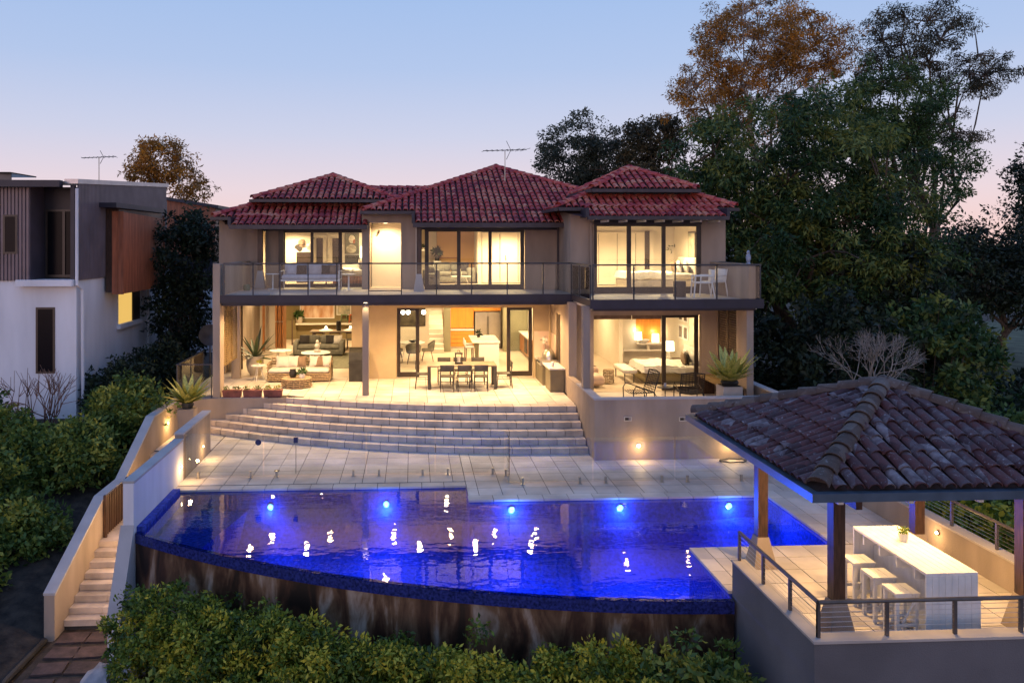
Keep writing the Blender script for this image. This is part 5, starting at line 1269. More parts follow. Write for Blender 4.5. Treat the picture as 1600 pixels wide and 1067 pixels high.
weave(dt, [(-3.68 + .46 * math.cos(a * math.pi / 15), 25.6 + .40 * math.sin(a * math.pi / 15), 0) for a in range(31)], .02, .26, 4, M['wicker']); MB().lathe([(.47, .265), (.48, .28), (.47, .295), (0, .297)], (-3.68, 25.6, 0), 22, 1, .88).build('top', M['wicker'], dt)
MB().lathe([(.42, .02), (.42, .25)], (-3.68, 25.6, 0), 20, 1, .87).build('drum', M['wicker_d'], dt)
tag(MB().lathe([(.08, 0), (.11, .06), (.12, .16), (.09, .23), (.10, .27), (.07, .27)], (-3.8, 25.62, .298), 14).build('dark_vase', M['black']), 'dark vase on the woven drum table', 'vase')
def leafy_pot(name, label, p, r, h, m, n, L, lm, sd, up=.6):
    t = thing(name, label, 'pot plant', p); part(MB().lathe([(r * .8, 0), (r, h * .5), (r, h), (r * .85, h), (r * .85, h * .85), (0, h * .85)], n=14), 'pot', m, t)
    o = leaf_cloud('foliage', [(p[0], p[1], p[2] + h + r * up)], [(r * 1.1, r * 1.1, r * .8)], n, L, lm, t, seed=sd, droop=-.1); return t
leafy_pot('pot_plant', 'white pot with green leaves on the drum table', (-3.5, 25.55, .298), .10, .14, M['white_paint'], 60, .12, LM['green'], 201)
leafy_pot('pot_plant', 'small white pot plant standing on the white bar', (7.34, 11.62, .12), .065, .12, M['white_paint'], 90, .05, LM['bank'], 202, .5)
for i, lb in enumerate(('rust coloured flower box nearest the glass rail', 'middle rust coloured flower box on the terrace edge', 'rust coloured flower box nearest the curved steps')):
    x = -5.62 + i * .6; t = thing('flower_box', lb, 'planter', (x + .27, 24.0, 0), 'flower boxes on the terrace edge')
    b = MB(); b.frustum(x + .27, 24.05, 0, .19, .25, .10, .27, .12); b.build('box', M['terracotta'], t); b = MB(); b.box(x - .005, x + .545, 23.925, 24.175, .19, .215); b.build('rim', M['terracotta'], t)
    leaf_cloud('foliage', [(x + .12, 24.05, .25), (x + .40, 24.05, .25)], [(.11, .06, .06)] * 2, 60, .06, LM['bank'], t, seed=210 + i, droop=-.6)
# strap leaved plants: each leaf its own piece
def strap_leaf(name, m, L, w, bend, fold=.25):
    n = 7; vs = []; fs = []
    for i in range(n + 1):
        s = i / n; r = w * (.55 + 1.2 * s - 1.75 * s * s) if s < .95 else w * .04; r = max(r, .003)
        y = L * (s - .5 * bend * s * s * .6); z = L * s * (1 - .0 * s) - L * bend * s * s; 
        vs += [(-r, y * .35, z + fold * r), (0, y * .35 + fold * r * .6, z), (r, y * .35, z + fold * r)]
    for i in range(n): fs += [(3 * i, 3 * i + 1, 3 * i + 4, 3 * i + 3), (3 * i + 1, 3 * i + 2, 3 * i + 5, 3 * i + 4)]
    me = MB().add(vs, fs, True).mesh(name, m); return me
def agave(label, p, n, L, w, m, sd, spread=.9, pot=None, name='spiky_plant'):
    rg = np.random.default_rng(sd); t = thing(name, label, 'plant', p)
    ms = [strap_leaf('leaf', m, L * k, w, bd) for k, bd in ((1, .10), (.85, .22), (.9, .32))]
    for i in range(n):
        f = (i + .5) / n; az = i * 2.399; tilt = R(8 + 68 * spread * f ** .8)
        o = put('leaf', ms[0 if f < .4 else (1 if f < .75 else 2)], t, (0, 0, 0)); o.rotation_euler = (Matrix.Rotation(az, 3, 'Z') @ Matrix.Rotation(-tilt, 3, 'X') @ Matrix.Rotation(rg.normal() * .3, 3, 'Z')).to_euler()
        sc = .85 + .3 * rg.random(); o.scale = (sc, sc, sc)
    return t
def strap_mat(name, a, c):
    m = mat(name, a, .45, .1, 30, col2=c, stretch=(1, 1, .15)); return m
M['agave'] = strap_mat('agave_leaf', (.62, .56, .13), (.20, .24, .05)); M['aloe'] = strap_mat('aloe_leaf', (.10, .14, .06), (.05, .08, .035))
t = thing('plinth_planter', 'pale square plinth holding the yellow spiky plant by the stairs', 'planter', (-6.2, 22.6, ZD)); MB().frustum(-6.2, 22.4, ZD, .02, .17, .17, .22, .22).build('body', M['stucco'], t); MB().lathe([(.13, 0), (.17, .10), (.15, .16), (.13, .16), (0, .12)], (-6.2, 22.4, .02), 14).build('bowl', M['black'], t)
agave('yellow green spiky plant on the plinth beside the side stairs', (-6.2, 22.4, .14), 44, .95, .10, M['agave'], 3, .62)
t = thing('square_planter', 'pale square planter box on the bedroom terrace', 'planter', (8.42, 20.9, 0)); b = MB(); b.box(8.16, 8.68, 20.65, 21.15, 0, .78); b.build('box', M['cap_warm'], t); box('soil', M['soil'], t, 8.19, 8.65, 20.68, 21.12, .78, .79); MB().lathe([(.2, 0), (.24, .08), (.2, .14), (0, .10)], (8.42, 20.9, .79), 12).build('bowl', M['black'], t)
agave('large yellow green spiky plant in the square planter by the louvres', (8.42, 20.9, .86), 54, 1.05, .11, M['agave'], 4, .6)
t = thing('large_urn', 'big pale round urn at the living room opening', 'pot', (-5.45, 28.0, 0)); MB().lathe([(.16, 0), (.25, .14), (.30, .36), (.29, .55), (.33, .62), (.33, .67), (.27, .67), (.25, .6), (0, .58)], (-5.45, 28.0, 0), 20).build('urn', M['pot'], t)
agave('dark green aloe with long arching leaves in the big urn', (-5.45, 28.0, .60), 22, 1.15, .075, M['aloe'], 5, .95)
t = thing('side_table', 'small white round side table beside the big urn', 'table', (-5.1, 26.75, 0)); MB().lathe([(.24, .50), (.25, .515), (.24, .53), (0, .53)], (-5.1, 26.75, 0), 18).build('top', M['white_paint'], t)
for k in range(3): a = k * 2.09 + .4; MB().tube([(-5.1 + .2 * math.cos(a), 26.75 + .2 * math.sin(a), 0), (-5.1 + .06 * math.cos(a), 26.75 + .06 * math.sin(a), .50)], .012, 5).build('leg', M['white_paint'], t)
leafy_pot('pot_plant', 'small flowering pot on the white side table', (-5.08, 26.75, .53), .05, .08, M['white_paint'], 40, .07, LM['hedge'], 204)
# covered barbecue, barbecue bench
t = thing('covered_barbecue', 'black covered barbecue beside the wide beige wall', 'barbecue', (-1.85, 26.75, 0)); b = MB()
prof = [(0, 0), (.0, .72), (.06, .95), (.17, 1.05), (.34, 1.08), (.5, 1.08), (.5, 0)]; b.xprism([(26.45 + q * .9, h) for q, h in prof][::-1], -2.1, -1.58); b.build('cover', M['black'], t); b = MB(); b.box(-2.12, -1.56, 26.44, 26.93, .60, .62); b.build('seam', M['black'], t)
t = thing('barbecue_bench', 'outdoor barbecue bench with pale stone top along the side wall', 'kitchen bench', (4.4, 25.6, 0))
M['bench_door'] = mat('bench_panel', (.17, .145, .09), .5, .08, 3)
box('cabinet', M['bench_door'], t, 4.20, 4.64, 24.30, 25.2, 0, .69); box('cabinet', M['bench_door'], t, 4.16, 4.64, 25.45, 26.95, 0, .66); box('recess', M['fascia'], t, 4.3, 4.64, 25.2, 25.45, 0, .66)
box('stone_top', M['stone_w'], t, 4.15, 4.655, 24.26, 25.5, .69, .73); box('stone_top', M['stone_w'], t, 4.12, 4.655, 26.3, 26.98, .66, .72)
for k in range(2): box('door', M['bench_door'], t, 4.145, 4.158, 25.5 + k * .72, 26.18 + k * .72, .06, .60)
t = thing('barbecue', 'stainless barbecue with domed hood set into the bench', 'barbecue', (4.4, 25.9, .66)); box('body', M['steel_b'], t, 4.10, 4.64, 25.52, 26.28, .62, .80)
b = MB(); b.lathe([(.36, 0), (.35, .12), (.27, .25), (.13, .31), (0, .32)], (4.42, 25.9, .80), 16, .62, 1.0); b.build('hood', M['steel_b'], t)
for k in range(3): o = MB().lathe([(.03, 0), (.03, .03), (0, .03)], (0, 0, 0), 8).build('knob', M['black']); o.parent = t; o.location = (-.31, -.2 + k * .2, .06); o.rotation_euler = (0, R(-90), 0)
t = thing('orchid', 'white flowering orchid behind the barbecue hood', 'plant', (4.42, 26.6, .72)); part(MB().lathe([(.06, 0), (.08, .12), (.06, .12), (0, .1)], n=12), 'pot', M['white_paint'], t); part(MB().tube([(0, 0, .1), (.03, 0, .4), (-.08, -.05, .62)], .006, 4), 'stem', M['aloe'], t); leaf_cloud('flower', [(4.34, 26.55, 1.36), (4.42, 26.58, 1.28)], .08, 14, .10, M['fabric_w'], t, seed=220, aspect=.9)
tag(MB().rbox(4.28, 4.36, 24.5, 24.58, .732, .90, .02).build('soap_dispenser', M['white_paint']), 'small white dispenser on the barbecue bench top', 'dispenser')
# wicker armchairs on the bedroom terrace
def mk_wchair(t):
    m = M['wicker_d']
    for s in (-.33, .33):
        part(MB().tube([(s, -.36, 0), (s, -.38, .48), (s, -.30, .60), (s, .0, .50), (s, .26, .40), (s, .34, .25), (s, .30, 0)], .016, 6), 'side_frame', m, t)
        part(MB().tube([(s * .95, .25, .42), (s * .97, .36, .75), (s * .97, .42, .96)], .015, 6), 'back_post', m, t); part(MB().tube([(s, .30, 0), (s * .95, .25, .42)], .015, 6), 'leg', m, t)
    for k in range(10): part(MB().tube([(-.33, .26 + k * .018, .42 + k * .06), (0, .32 + k * .018, .40 + k * .06), (.33, .26 + k * .018, .42 + k * .06)], .011, 4), 'back_strand', m, t)
    for k in range(9): part(MB().tube([(-.31, -.34 + k * .075, .40), (0, -.34 + k * .075, .36), (.31, -.34 + k * .075, .40)], .012, 4), 'seat_strand', m, t)
    for k in range(7): part(MB().tube([(-.27 + k * .09, .27, .42), (-.27 + k * .09, .42, .98)], .007, 4), 'back_strand', m, t)
    part(MB().tube([(-.32, .42, .96), (0, .45, 1.0), (.32, .42, .96)], .016, 6), 'top_rail', m, t)
wc = local(mk_wchair, 'wicker_armchair', 'dark open weave armchair turned sideways on the bedroom terrace', 'armchair', (6.4, 22.2, 0), R(-80), 'dark woven terrace armchairs')
dupe(wc, 'dark open weave armchair facing the bedroom sliding door', (7.75, 22.1, 0), R(176))
t = thing('drink_table', 'tiny round table between the two dark woven armchairs', 'table', (7.1, 22.2, 0)); MB().lathe([(.22, .5), (.23, .51), (.22, .525), (0, .525)], (7.1, 22.2, 0), 16).build('top', M['chair_d'], t); MB().tube([(7.1, 22.2, 0), (7.1, 22.2, .5)], .014, 6).build('stem', M['chair_d'], t); MB().lathe([(.16, 0), (.16, .012), (0, .014)], (7.1, 22.2, 0), 14).build('base', M['chair_d'], t)
tag(MB().lathe([(.035, 0), (.04, .10), (.035, .10), (.03, .02), (0, .02)], (7.1, 22.2, .526), 10).build('glass_candle', M['fabric_lilac']), 'pale candle jar on the tiny round table', 'candle')
t = thing('timber_bench', 'dark timber bench against the end wall of the bedroom terrace', 'bench', (8.9, 22.9, 0)); box('seat', M['louvre'], t, 8.62, 9.15, 21.6, 23.9, .53, .58)
for y in (21.65, 23.8): box('leg', M['timber_dark'], t, 8.64, 9.13, y, y + .06, 0, .53)
# upper balcony furniture
bs = thing('balcony_sofa', 'white framed outdoor sofa with lilac grey cushions on the balcony', 'sofa', (-3.4, 27.2, 3))
MB().rbox(-4.36, -2.5, 26.85, 27.55, 3.34, 3.50, .05).build('seat_cushion', M['fabric_lilac'], bs); MB().rbox(-4.36, -2.5, 27.5, 27.66, 3.46, 3.86, .05).build('backrest', M['fabric_lilac'], bs)
b = MB(); b.box(-4.42, -2.44, 26.82, 27.68, 3.29, 3.335); b.build('frame', M['white_paint'], bs)
for x in (-4.42, -2.475):
    for y in (26.83, 27.64): box('leg', M['white_paint'], bs, x, x + .035, y, y + .035, 3.003, 3.60)
    box('armrest', M['white_paint'], bs, x - .01, x + .045, 26.82, 27.68, 3.6, 3.63)
box('leg', M['white_paint'], bs, -3.45, -3.415, 26.83, 26.865, 3.003, 3.29)
for x, m in ((-4.28, 'fabric_lilac'), (-3.95, 'fabric_d'), (-3.1, 'fabric_d'), (-2.88, 'fabric_b')): cushion(bs, x, x + .36, 27.30, 27.45, 3.49, 3.82, M[m], 'cushion', -.2)
for x, y, lb in ((-4.72, 27.3, 'small white pedestal table left of the balcony sofa'), (-2.15, 27.0, 'small white pedestal table right of the balcony sofa')):
    t = thing('pedestal_table', lb, 'table', (x, y, 3.002), 'balcony pedestal tables'); part(MB().lathe([(.24, .50), (.25, .51), (.24, .525), (0, .525)], n=18), 'top', M['white_paint'], t); part(MB().lathe([(.03, .01), (.025, .5)], n=8), 'stem', M['white_paint'], t); part(MB().lathe([(.16, 0), (.15, .012), (0, .02)], n=14), 'base', M['white_paint'], t)
def mk_warm(t):
    m = M['white_paint']
    part(MB().rbox(-.24, .24, -.24, .24, .40, .44, .015), 'seat', m, t); part(MB().rbox(-.25, .25, .24, .28, .42, .80, .015), 'backrest', m, t)
    for s in (-.27, .27):
        part(MB().tube([(s, -.26, 0), (s, -.22, .60)], .022, 6), 'leg', m, t); part(MB().tube([(s, .32, 0), (s, .24, .44), (s, .30, .80)], .022, 6), 'rear_leg', m, t); part(MB().rbox(s - .03, s + .03, -.26, .27, .60, .63, .01), 'armrest', m, t)
wa = local(mk_warm, 'white_armchair', 'white slatted armchair on the right balcony, nearer the dark stool', 'armchair', (8.35, 22.75, 3.002), R(-100), 'white balcony armchairs')
dupe(wa, 'white slatted armchair on the right balcony, nearer the end wall', (8.85, 23.2, 3.002), R(-75))
tag(MB().lathe([(.17, 0), (.18, .02), (.18, .44), (.16, .46), (0, .46)], (7.75, 22.9, 3.002), 16).build('drum_stool', M['wicker_d']), 'dark cylindrical stool on the right balcony', 'stool')
t = thing('bird_statue', 'small blue grey bird statue perched on the balcony end wall', 'statue', (9.3, 21.75, 3.98)); m = mat('statue_glaze', (.30, .36, .48), .5, .2, 12)
part(MB().lathe([(.07, 0), (.07, .03), (.04, .04), (.06, .09), (.085, .17), (.075, .24), (.045, .29), (.055, .32), (.05, .36), (.0, .39)], n=12, sx=.8), 'body', m, t); part(MB().tube([(-.04, -.04, .335), (-.075, -.07, .32)], [.016, .004], 5), 'beak', m, t); part(MB().tube([(.02, .05, .14), (.05, .10, .02)], [.04, .015], 5), 'tail', m, t)
tag(MB().lathe([(.10, 0), (.12, .1), (.11, .2), (0, .2)], (-5.45, 26.6, 3.002), 12).build('green_pot', mat('green_glaze', (.05, .14, .08), .3, .1, 4)), 'small green pot at the left end of the balcony', 'pot')

# ------------------------------------------------------------------ rooms seen through the openings
def sofa(name, label, x0, x1, y0, y1, z, m, cushions=(), h=.78, arm=.18, facing=1):
    """sofa whose front is at y0"""
    t = thing(name, label, 'sofa', ((x0 + x1) / 2, (y0 + y1) / 2, z))
    MB().rbox(x0, x1, y0 + .04, y1, z + .06, z + .30, .03).build('base', m, t); n = 2 if x1 - x0 > 1.3 else 1
    w = (x1 - x0 - 2 * arm) / n
    for i in range(n):
        MB().rbox(x0 + arm + i * w + .005, x0 + arm + (i + 1) * w - .005, y0, y1 - .22, z + .30, z + .46, .05).build('seat_cushion', m, t)
        MB().rbox(x0 + arm + i * w + .005, x0 + arm + (i + 1) * w - .005, y1 - .30, y1 - .06, z + .44, z + h, .07).build('back_cushion', m, t)
    for x in (x0, x1 - arm): MB().rbox(x, x + arm, y0 + .02, y1, z + .06, z + .60, .05).build('arm', m, t)
    for x in (x0 + .05, x1 - .1):
        for y in (y0 + .08, y1 - .1): box('foot', M['timber_dark'], t, x, x + .05, y, y + .05, z, z + .06)
    for cx, mm in cushions: cushion(t, cx - .2, cx + .2, y1 - .46, y1 - .32, z + .45, z + .80, M[mm], 'cushion', -.25)
    return t
sofa('grey_sofa', 'grey olive fabric sofa in the living room', -4.8, -2.78, 32.3, 33.25, 0, M['fabric_g'], ((-4.4, 'fabric_d'), (-3.35, 'fabric_d'), (-3.08, 'fabric_w')))
tag(box('area_rug', M['rug'], None, -5.0, -2.15, 29.3, 33.4, .002, .014), 'grey green rug under the living room sofa', 'rug')
def round_table(name, label, x, y, z, r, h, m, legs=3):
    t = thing(name, label, 'table', (x, y, z)); part(MB().lathe([(r * .98, h - .03), (r, h - .015), (r * .98, h), (0, h)], n=24), 'top', m, t)
    for k in range(legs): a = k * 2 * math.pi / legs + .3; part(MB().tube([(r * .75 * math.cos(a), r * .75 * math.sin(a), 0), (r * .45 * math.cos(a), r * .45 * math.sin(a), h - .03)], .018, 6), 'leg', m, t)
    return t
round_table('coffee_table', 'round white coffee table before the grey sofa', -3.68, 30.6, .015, .56, .40, M['stone_w'])
t = thing('white_figurine', 'white figurine on the round coffee table', 'ornament', (-3.62, 30.6, .416)); part(MB().lathe([(.13, 0), (.13, .10), (.05, .12), (.09, .18), (.10, .26), (.05, .33), (.06, .38), (.05, .44), (0, .46)], n=12), 'figure', M['fabric_w'], t); part(MB().box(-.15, .15, -.11, .11, -.0, .0), 'x', M['fabric_w'], t) if False else None
round_table('console_table', 'white oval side table beside the timber doors', -5.0, 30.6, 0, .42, .50, M['stone_w'])
t = thing('long_dining_table', 'timber dining table at the back of the living room', 'table', (-3.2, 35, 0)); box('top', M['table_top'], t, -4.4, -2.15, 34.4, 35.3, .72, .77)
for x in (-4.3, -2.35):
    for y in (34.5, 35.1): box('leg', M['timber_dark'], t, x, x + .08, y, y + .08, 0, .72)
def mk_indoor_chair(t):
    part(MB().rbox(-.22, .22, -.21, .21, .42, .47, .03), 'seat', M['fabric_g'], t)
    b = MB(); b.tube([(-.24, .0, .70), (-.20, -.2, .74), (0, -.25, .76), (.20, -.2, .74), (.24, 0, .70)], .035, 6); part(b, 'backrest', M['timber_dark'], t)
    for x in (-.2, .2):
        for y in (-.18, .18): part(MB().tube([(x, y, 0), (x * .9, y * .9, .42)], .015, 5), 'leg', M['timber_dark'], t)
        part(MB().tube([(x, -.18, .42), (x, -.2, .74)], .014, 5), 'back_post', M['timber_dark'], t)
ic = local(mk_indoor_chair, 'indoor_chair', 'timber dining chair at the indoor table, nearest the stair rail', 'chair', (-4.0, 34.3, 0), 0, 'chairs round the indoor dining table')
for lb, p in (('timber dining chair in the middle of the indoor table', (-3.3, 34.28, 0)), ('timber dining chair at the covered barbecue end of the indoor table', (-2.6, 34.3, 0))): dupe(ic, lb, p, 0)
for x, lb in ((-3.75, 'glowing glass dome lamp on the indoor dining table, left one'), (-2.7, 'glowing glass dome lamp on the indoor dining table, right one')):
    t = thing('dome_lamp', lb, 'lamp', (x, 34.85, .77), 'dome lamps on the indoor table'); part(MB().lathe([(.30, 0), (.29, .015), (.10, .08), (.06, .10)], n=16), 'shade', M['white_paint'], t); part(MB().lathe([(.05, .10), (.06, .14), (.03, .19), (0, .20)], n=10), 'bulb', M['bulb_soft'], t)
tag(MB().lathe([(.1, 0), (.11, .3), (.09, .42), (0, .42)], (-3.2, 34.8, .77), 12).build('tall_vase', M['black']), 'tall black vase between the two dome lamps', 'vase')
box('ledge', M['white_in'], H, -5.5, -2.06, 37.9, 38.29, .70, .77); box('dado', M['olive_wall'], H, -6.4, -5.5, 38.2, 38.29, 0, .9)
def picture(name, label, x0, x1, y, z0, z1, m, fm, f=.04):
    t = thing(name, label, 'picture', ((x0 + x1) / 2, y, z0)); b = MB(); b.box(x0, x1, y - .03, y, z0, z0 + f); b.box(x0, x1, y - .03, y, z1 - f, z1); b.box(x0, x0 + f, y - .03, y, z0 + f, z1 - f); b.box(x1 - f, x1, y - .03, y, z0 + f, z1 - f); b.build('frame', fm, t); box('canvas', m, t, x0 + f, x1 - f, y - .02, y - .005, z0 + f, z1 - f); return t
M['art_pale'] = mat('abstract_painting', (.75, .60, .48), .7, .1, 2.2, col2=(.45, .20, .08), stretch=(2, 1, .6)); M['art_b'] = mat('landscape_print', (.60, .52, .38), .7, .1, 5, col2=(.20, .24, .20))
picture('painting', 'wide pale abstract painting above the living room ledge', -5.35, -3.72, 38.29, .97, 2.0, M['art_pale'], M['white_paint'])
picture('framed_print', 'framed pale print at the right of the living room ledge', -3.62, -2.93, 38.29, 1.12, 2.0, M['art_b'], M['white_paint'])
for x, c, lb in ((-3.25, (.16, .22, .10), 'small green stool standing on the ledge'), (-2.85, (.55, .13, .03), 'small orange stool standing on the ledge')):
    t = thing('small_stool', lb, 'stool', (x, 38.1, .77), 'coloured stools on the ledge'); m = mat('stool_paint', c, .5, .1, 5); part(MB().box(-.15, .15, -.1, .1, .36, .40), 'seat', m, t)
    for sx_ in (-1, 1):
        for sy_ in (-1, 1): part(MB().tube([(sx_ * .17, sy_ * .1, 0), (sx_ * .11, sy_ * .07, .36)], .022, 5), 'leg', m, t)
    part(MB().tube([(-.14, -.09, .16), (.14, -.09, .16)], .015, 5), 'stretcher', m, t)
leafy_pot('pot_plant', 'round clay pot with trailing plant at the end of the ledge', (-5.35, 38.05, .77), .16, .30, M['pot'], 120, .18, LM['green'], 230)
bd = thing('bifold_doors', 'stack of folded timber doors inside the living room', 'door', (-5.55, 34.1, 0))
for k in range(4): MB().box(-5.73 + k * .085, -5.66 + k * .085, 33.7 + .05 * (k % 2), 34.5 + .05 * (k % 2), .03, 2.45).build('door_leaf', M['timber'], bd); [MB().box(-5.72 + k * .085, -5.68 + k * .085, 33.66, 33.70, z, z + .05).build('hinge', M['steel_b'], bd) for z in (.15, 1.25, 2.3)]
bd = thing('dark_folding_doors', 'dark timber folding doors at the left of the living room opening', 'door', (-6.4, 29, 0))
for k in range(3): MB().box(-6.62 + k * .17, -6.46 + k * .17, 28.95 + .10 * k, 29.02 + .10 * k, .02, 2.42).build('door_leaf', M['timber_dark'], bd)
hp('wall', MI, -6.9, -6.12, 28.75, 28.9, 0, 2.73)
hp('door_frame', M['timber'], -6.30, -6.20, 33.9, 34.0, 0, 2.5); hp('wall', MW, -6.88, -5.80, 34.65, 34.78, 0, 2.73); hp('stair_rail', M['timber_dark'], -5.4, -5.35, 36, 36.06, 0, 1.1)

# kitchen and dining
t = thing('kitchen_island', 'white stone kitchen island facing the terrace', 'kitchen island', (2.8, 30.5, 0)); box('body', M['stone_w'], t, 2.45, 3.20, 29.6, 31.6, 0, .85); box('stone_top', M['stone_w'], t, 2.20, 3.24, 29.57, 31.65, .85, .90); box('seat_recess', M['green_wall'], t, 2.44, 2.449, 29.7, 31.5, .05, .8)
for k, lb in enumerate(('kitchen stool tucked at the near end of the island', 'kitchen stool tucked at the far end of the island')):
    t = thing('kitchen_stool', lb, 'stool', (2.15, 30.2 + k * .8, 0), 'island stools'); part(MB().rbox(-.18, .18, -.18, .18, .60, .66, .03), 'seat', M['white_paint'], t); part(MB().rbox(-.19, -.15, -.17, .17, .64, .88, .02), 'backrest', M['white_paint'], t)
    for x in (-.15, .15):
        for y in (-.15, .15): part(MB().tube([(x, y, 0), (x * .8, y * .8, .6)], .012, 5), 'leg', M['chair_d'], t)
leafy_pot('pot_plant', 'little potted plant on the kitchen island', (2.55, 31.0, .90), .07, .12, M['black'], 30, .16, LM['dark'], 231)
jn = thing('kitchen_joinery', 'orange timber kitchen cabinets at the back wall', 'cabinet', (2.6, 34.6, 0))
box('lower_cabinet', M['orange_wood'], jn, 1.62, 2.62, 34.25, 35.15, .12, .80); box('kickboard', M['white_in'], jn, 1.62, 2.62, 34.3, 35.1, 0, .12); box('counter', M['stone_w'], jn, 1.60, 2.63, 34.22, 35.16, .80, .84); box('upper_cabinet', M['orange_wood'], jn, 1.62, 2.62, 34.55, 35.16, .88, 2.7); box('bulkhead', M['orange_wood'], jn, 2.62, 3.80, 34.4, 35.15, 1.62, 2.7)
for z in (.26, .44, .62): box('drawer_line', M['timber'], jn, 1.63, 2.61, 34.243, 34.249, z, z + .01)
for x in (1.95, 2.28): box('door_line', M['timber'], jn, x, x + .01, 34.543, 34.549, .9, 2.65)
fr = thing('fridge', 'wide double door stainless fridge', 'fridge', (3.2, 34.7, 0)); box('door', M['steel_b'], fr, 2.68, 3.225, 34.35, 35.1, .08, 1.58); box('door', M['steel_b'], fr, 3.235, 3.78, 34.35, 35.1, .08, 1.58); box('handle', M['chair_d'], fr, 3.19, 3.21, 34.31, 34.345, .6, 1.4); box('handle', M['chair_d'], fr, 3.25, 3.27, 34.31, 34.345, .6, 1.4); box('plinth', M['chair_d'], fr, 2.7, 3.76, 34.4, 35.0, 0, .078)
hp('column', M['green_wall'], 1.30, 1.58, 33.4, 33.7, 0, 2.73); hp('wall', M['green_wall'], 3.80, 4.84, 33.6, 33.75, 0, 2.73); hp('pilaster', M['green_wall'], 3.80, 3.92, 33.3, 33.6, 0, 2.73)
t = thing('pantry_bench', 'timber cabinet with white top along the pantry wall', 'cabinet', (4.6, 32, 0)); box('cabinet', M['timber'], t, 4.48, 4.84, 30.6, 33.4, .1, .82); box('counter', M['stone_w'], t, 4.44, 4.845, 30.58, 33.45, .82, .86); box('oven', M['black'], t, 4.46, 4.479, 31.2, 31.9, .2, .76)
stc = thing('indoor_staircase', 'pale indoor staircase rising behind the dining nook', 'staircase', (.9, 34, 0))
for k in range(9): box('tread', M['white_in'], stc, .70, 1.28, 33.0 + k * .24, 33.25 + k * .24 if k < 8 else 35.15, .18 * k + .001, .18 * (k + 1))
round_table('nook_table', 'pale round table in the dining nook', -.05, 31.0, 0, .52, .72, M['stone_w'], 4)
def mk_tub(t):
    m = M['fabric_g']; part(MB().rbox(-.24, .24, -.22, .24, .40, .48, .04), 'seat', m, t)
    vs = []; fs = []; n = 10
    for i in range(n + 1):
        a = math.pi + math.pi * i / n; c, s_ = math.cos(a), math.sin(a); hh = .62 + .2 * abs(s_)
        vs += [(.26 * c, .24 * s_, .42), (.30 * c, .30 * s_, hh), (.27 * c, .27 * s_, hh), (.23 * c, .21 * s_, .44)]
    for i in range(n):
        for k in range(3): fs.append((4 * i + k, 4 * i + 4 + k, 4 * i + 5 + k, 4 * i + 1 + k))
    part(MB().add(vs, fs, True), 'backrest', m, t)
    for x in (-.2, .2):
        for y in (-.18, .2): part(MB().tube([(x * 1.15, y * 1.15, 0), (x * .7, y * .7, .40)], .014, 5), 'leg', M['timber_dark'], t)
tb = local(mk_tub, 'tub_chair', 'pale tub chair on the left of the nook table', 'chair', (-.62, 30.9, 0), R(-90), 'tub chairs round the nook table')
dupe(tb, 'pale tub chair on the right of the nook table', (.58, 30.9, 0), R(90)); dupe(tb, 'pale tub chair with its back to the terrace at the nook table', (.02, 30.3, 0), R(0))
tag(MB().lathe([(.05, 0), (.16, .05), (.17, .07), (.1, .04), (0, .03)], (0, 31, .721), 14).build('dark_bowl', M['black']), 'dark bowl on the nook table', 'bowl')
for k, (x, lb) in enumerate(((-.38, 'bright globe pendant over the nook table, seen through the glass door'), (-.18, 'second globe pendant close beside the first, seen through glass'), (.42, 'bright globe pendant over the nook table, right of the door frame'))):
    t = thing('globe_pendant', lb, 'pendant lamp', (x, 31.2, 1.86), 'globe pendants over the nook table'); part(MB().lathe([(0, -.09), (.06, -.07), (.09, 0), (.06, .07), (0, .09)], n=12), 'globe', emis('globe_glow', (1, .84, .6), 12), t); part(MB().tube([(0, 0, .09), (0, 0, .88)], .004, 4), 'cord', M['black'], t); lamp('POINT', (x, 31.2, 1.70), 10, WARM, .08, t)
picture('nook_artwork', 'large dark framed artwork behind the nook table', -1.3, .55, 35.19, .9, 2.3, mat('dark_art', (.10, .085, .055), .25, .3, 2), M['frame'])
fan = thing('ceiling_fan', 'dark ceiling fan above the kitchen end of the terrace', 'ceiling fan', (1.95, 28.3, 2.35)); part(MB().tube([(0, 0, 0), (0, 0, .38)], .018, 6), 'rod', M['timber_dark'], fan); part(MB().lathe([(.09, -.05), (.10, 0), (.06, .05)], n=12), 'motor', M['timber_dark'], fan)
for k in range(4): o = part(MB().box(.1, .62, -.05, .05, -.006, .006), 'blade', M['timber_dark'], fan); o.rotation_euler = (R(8), 0, k * R(90) + .3)

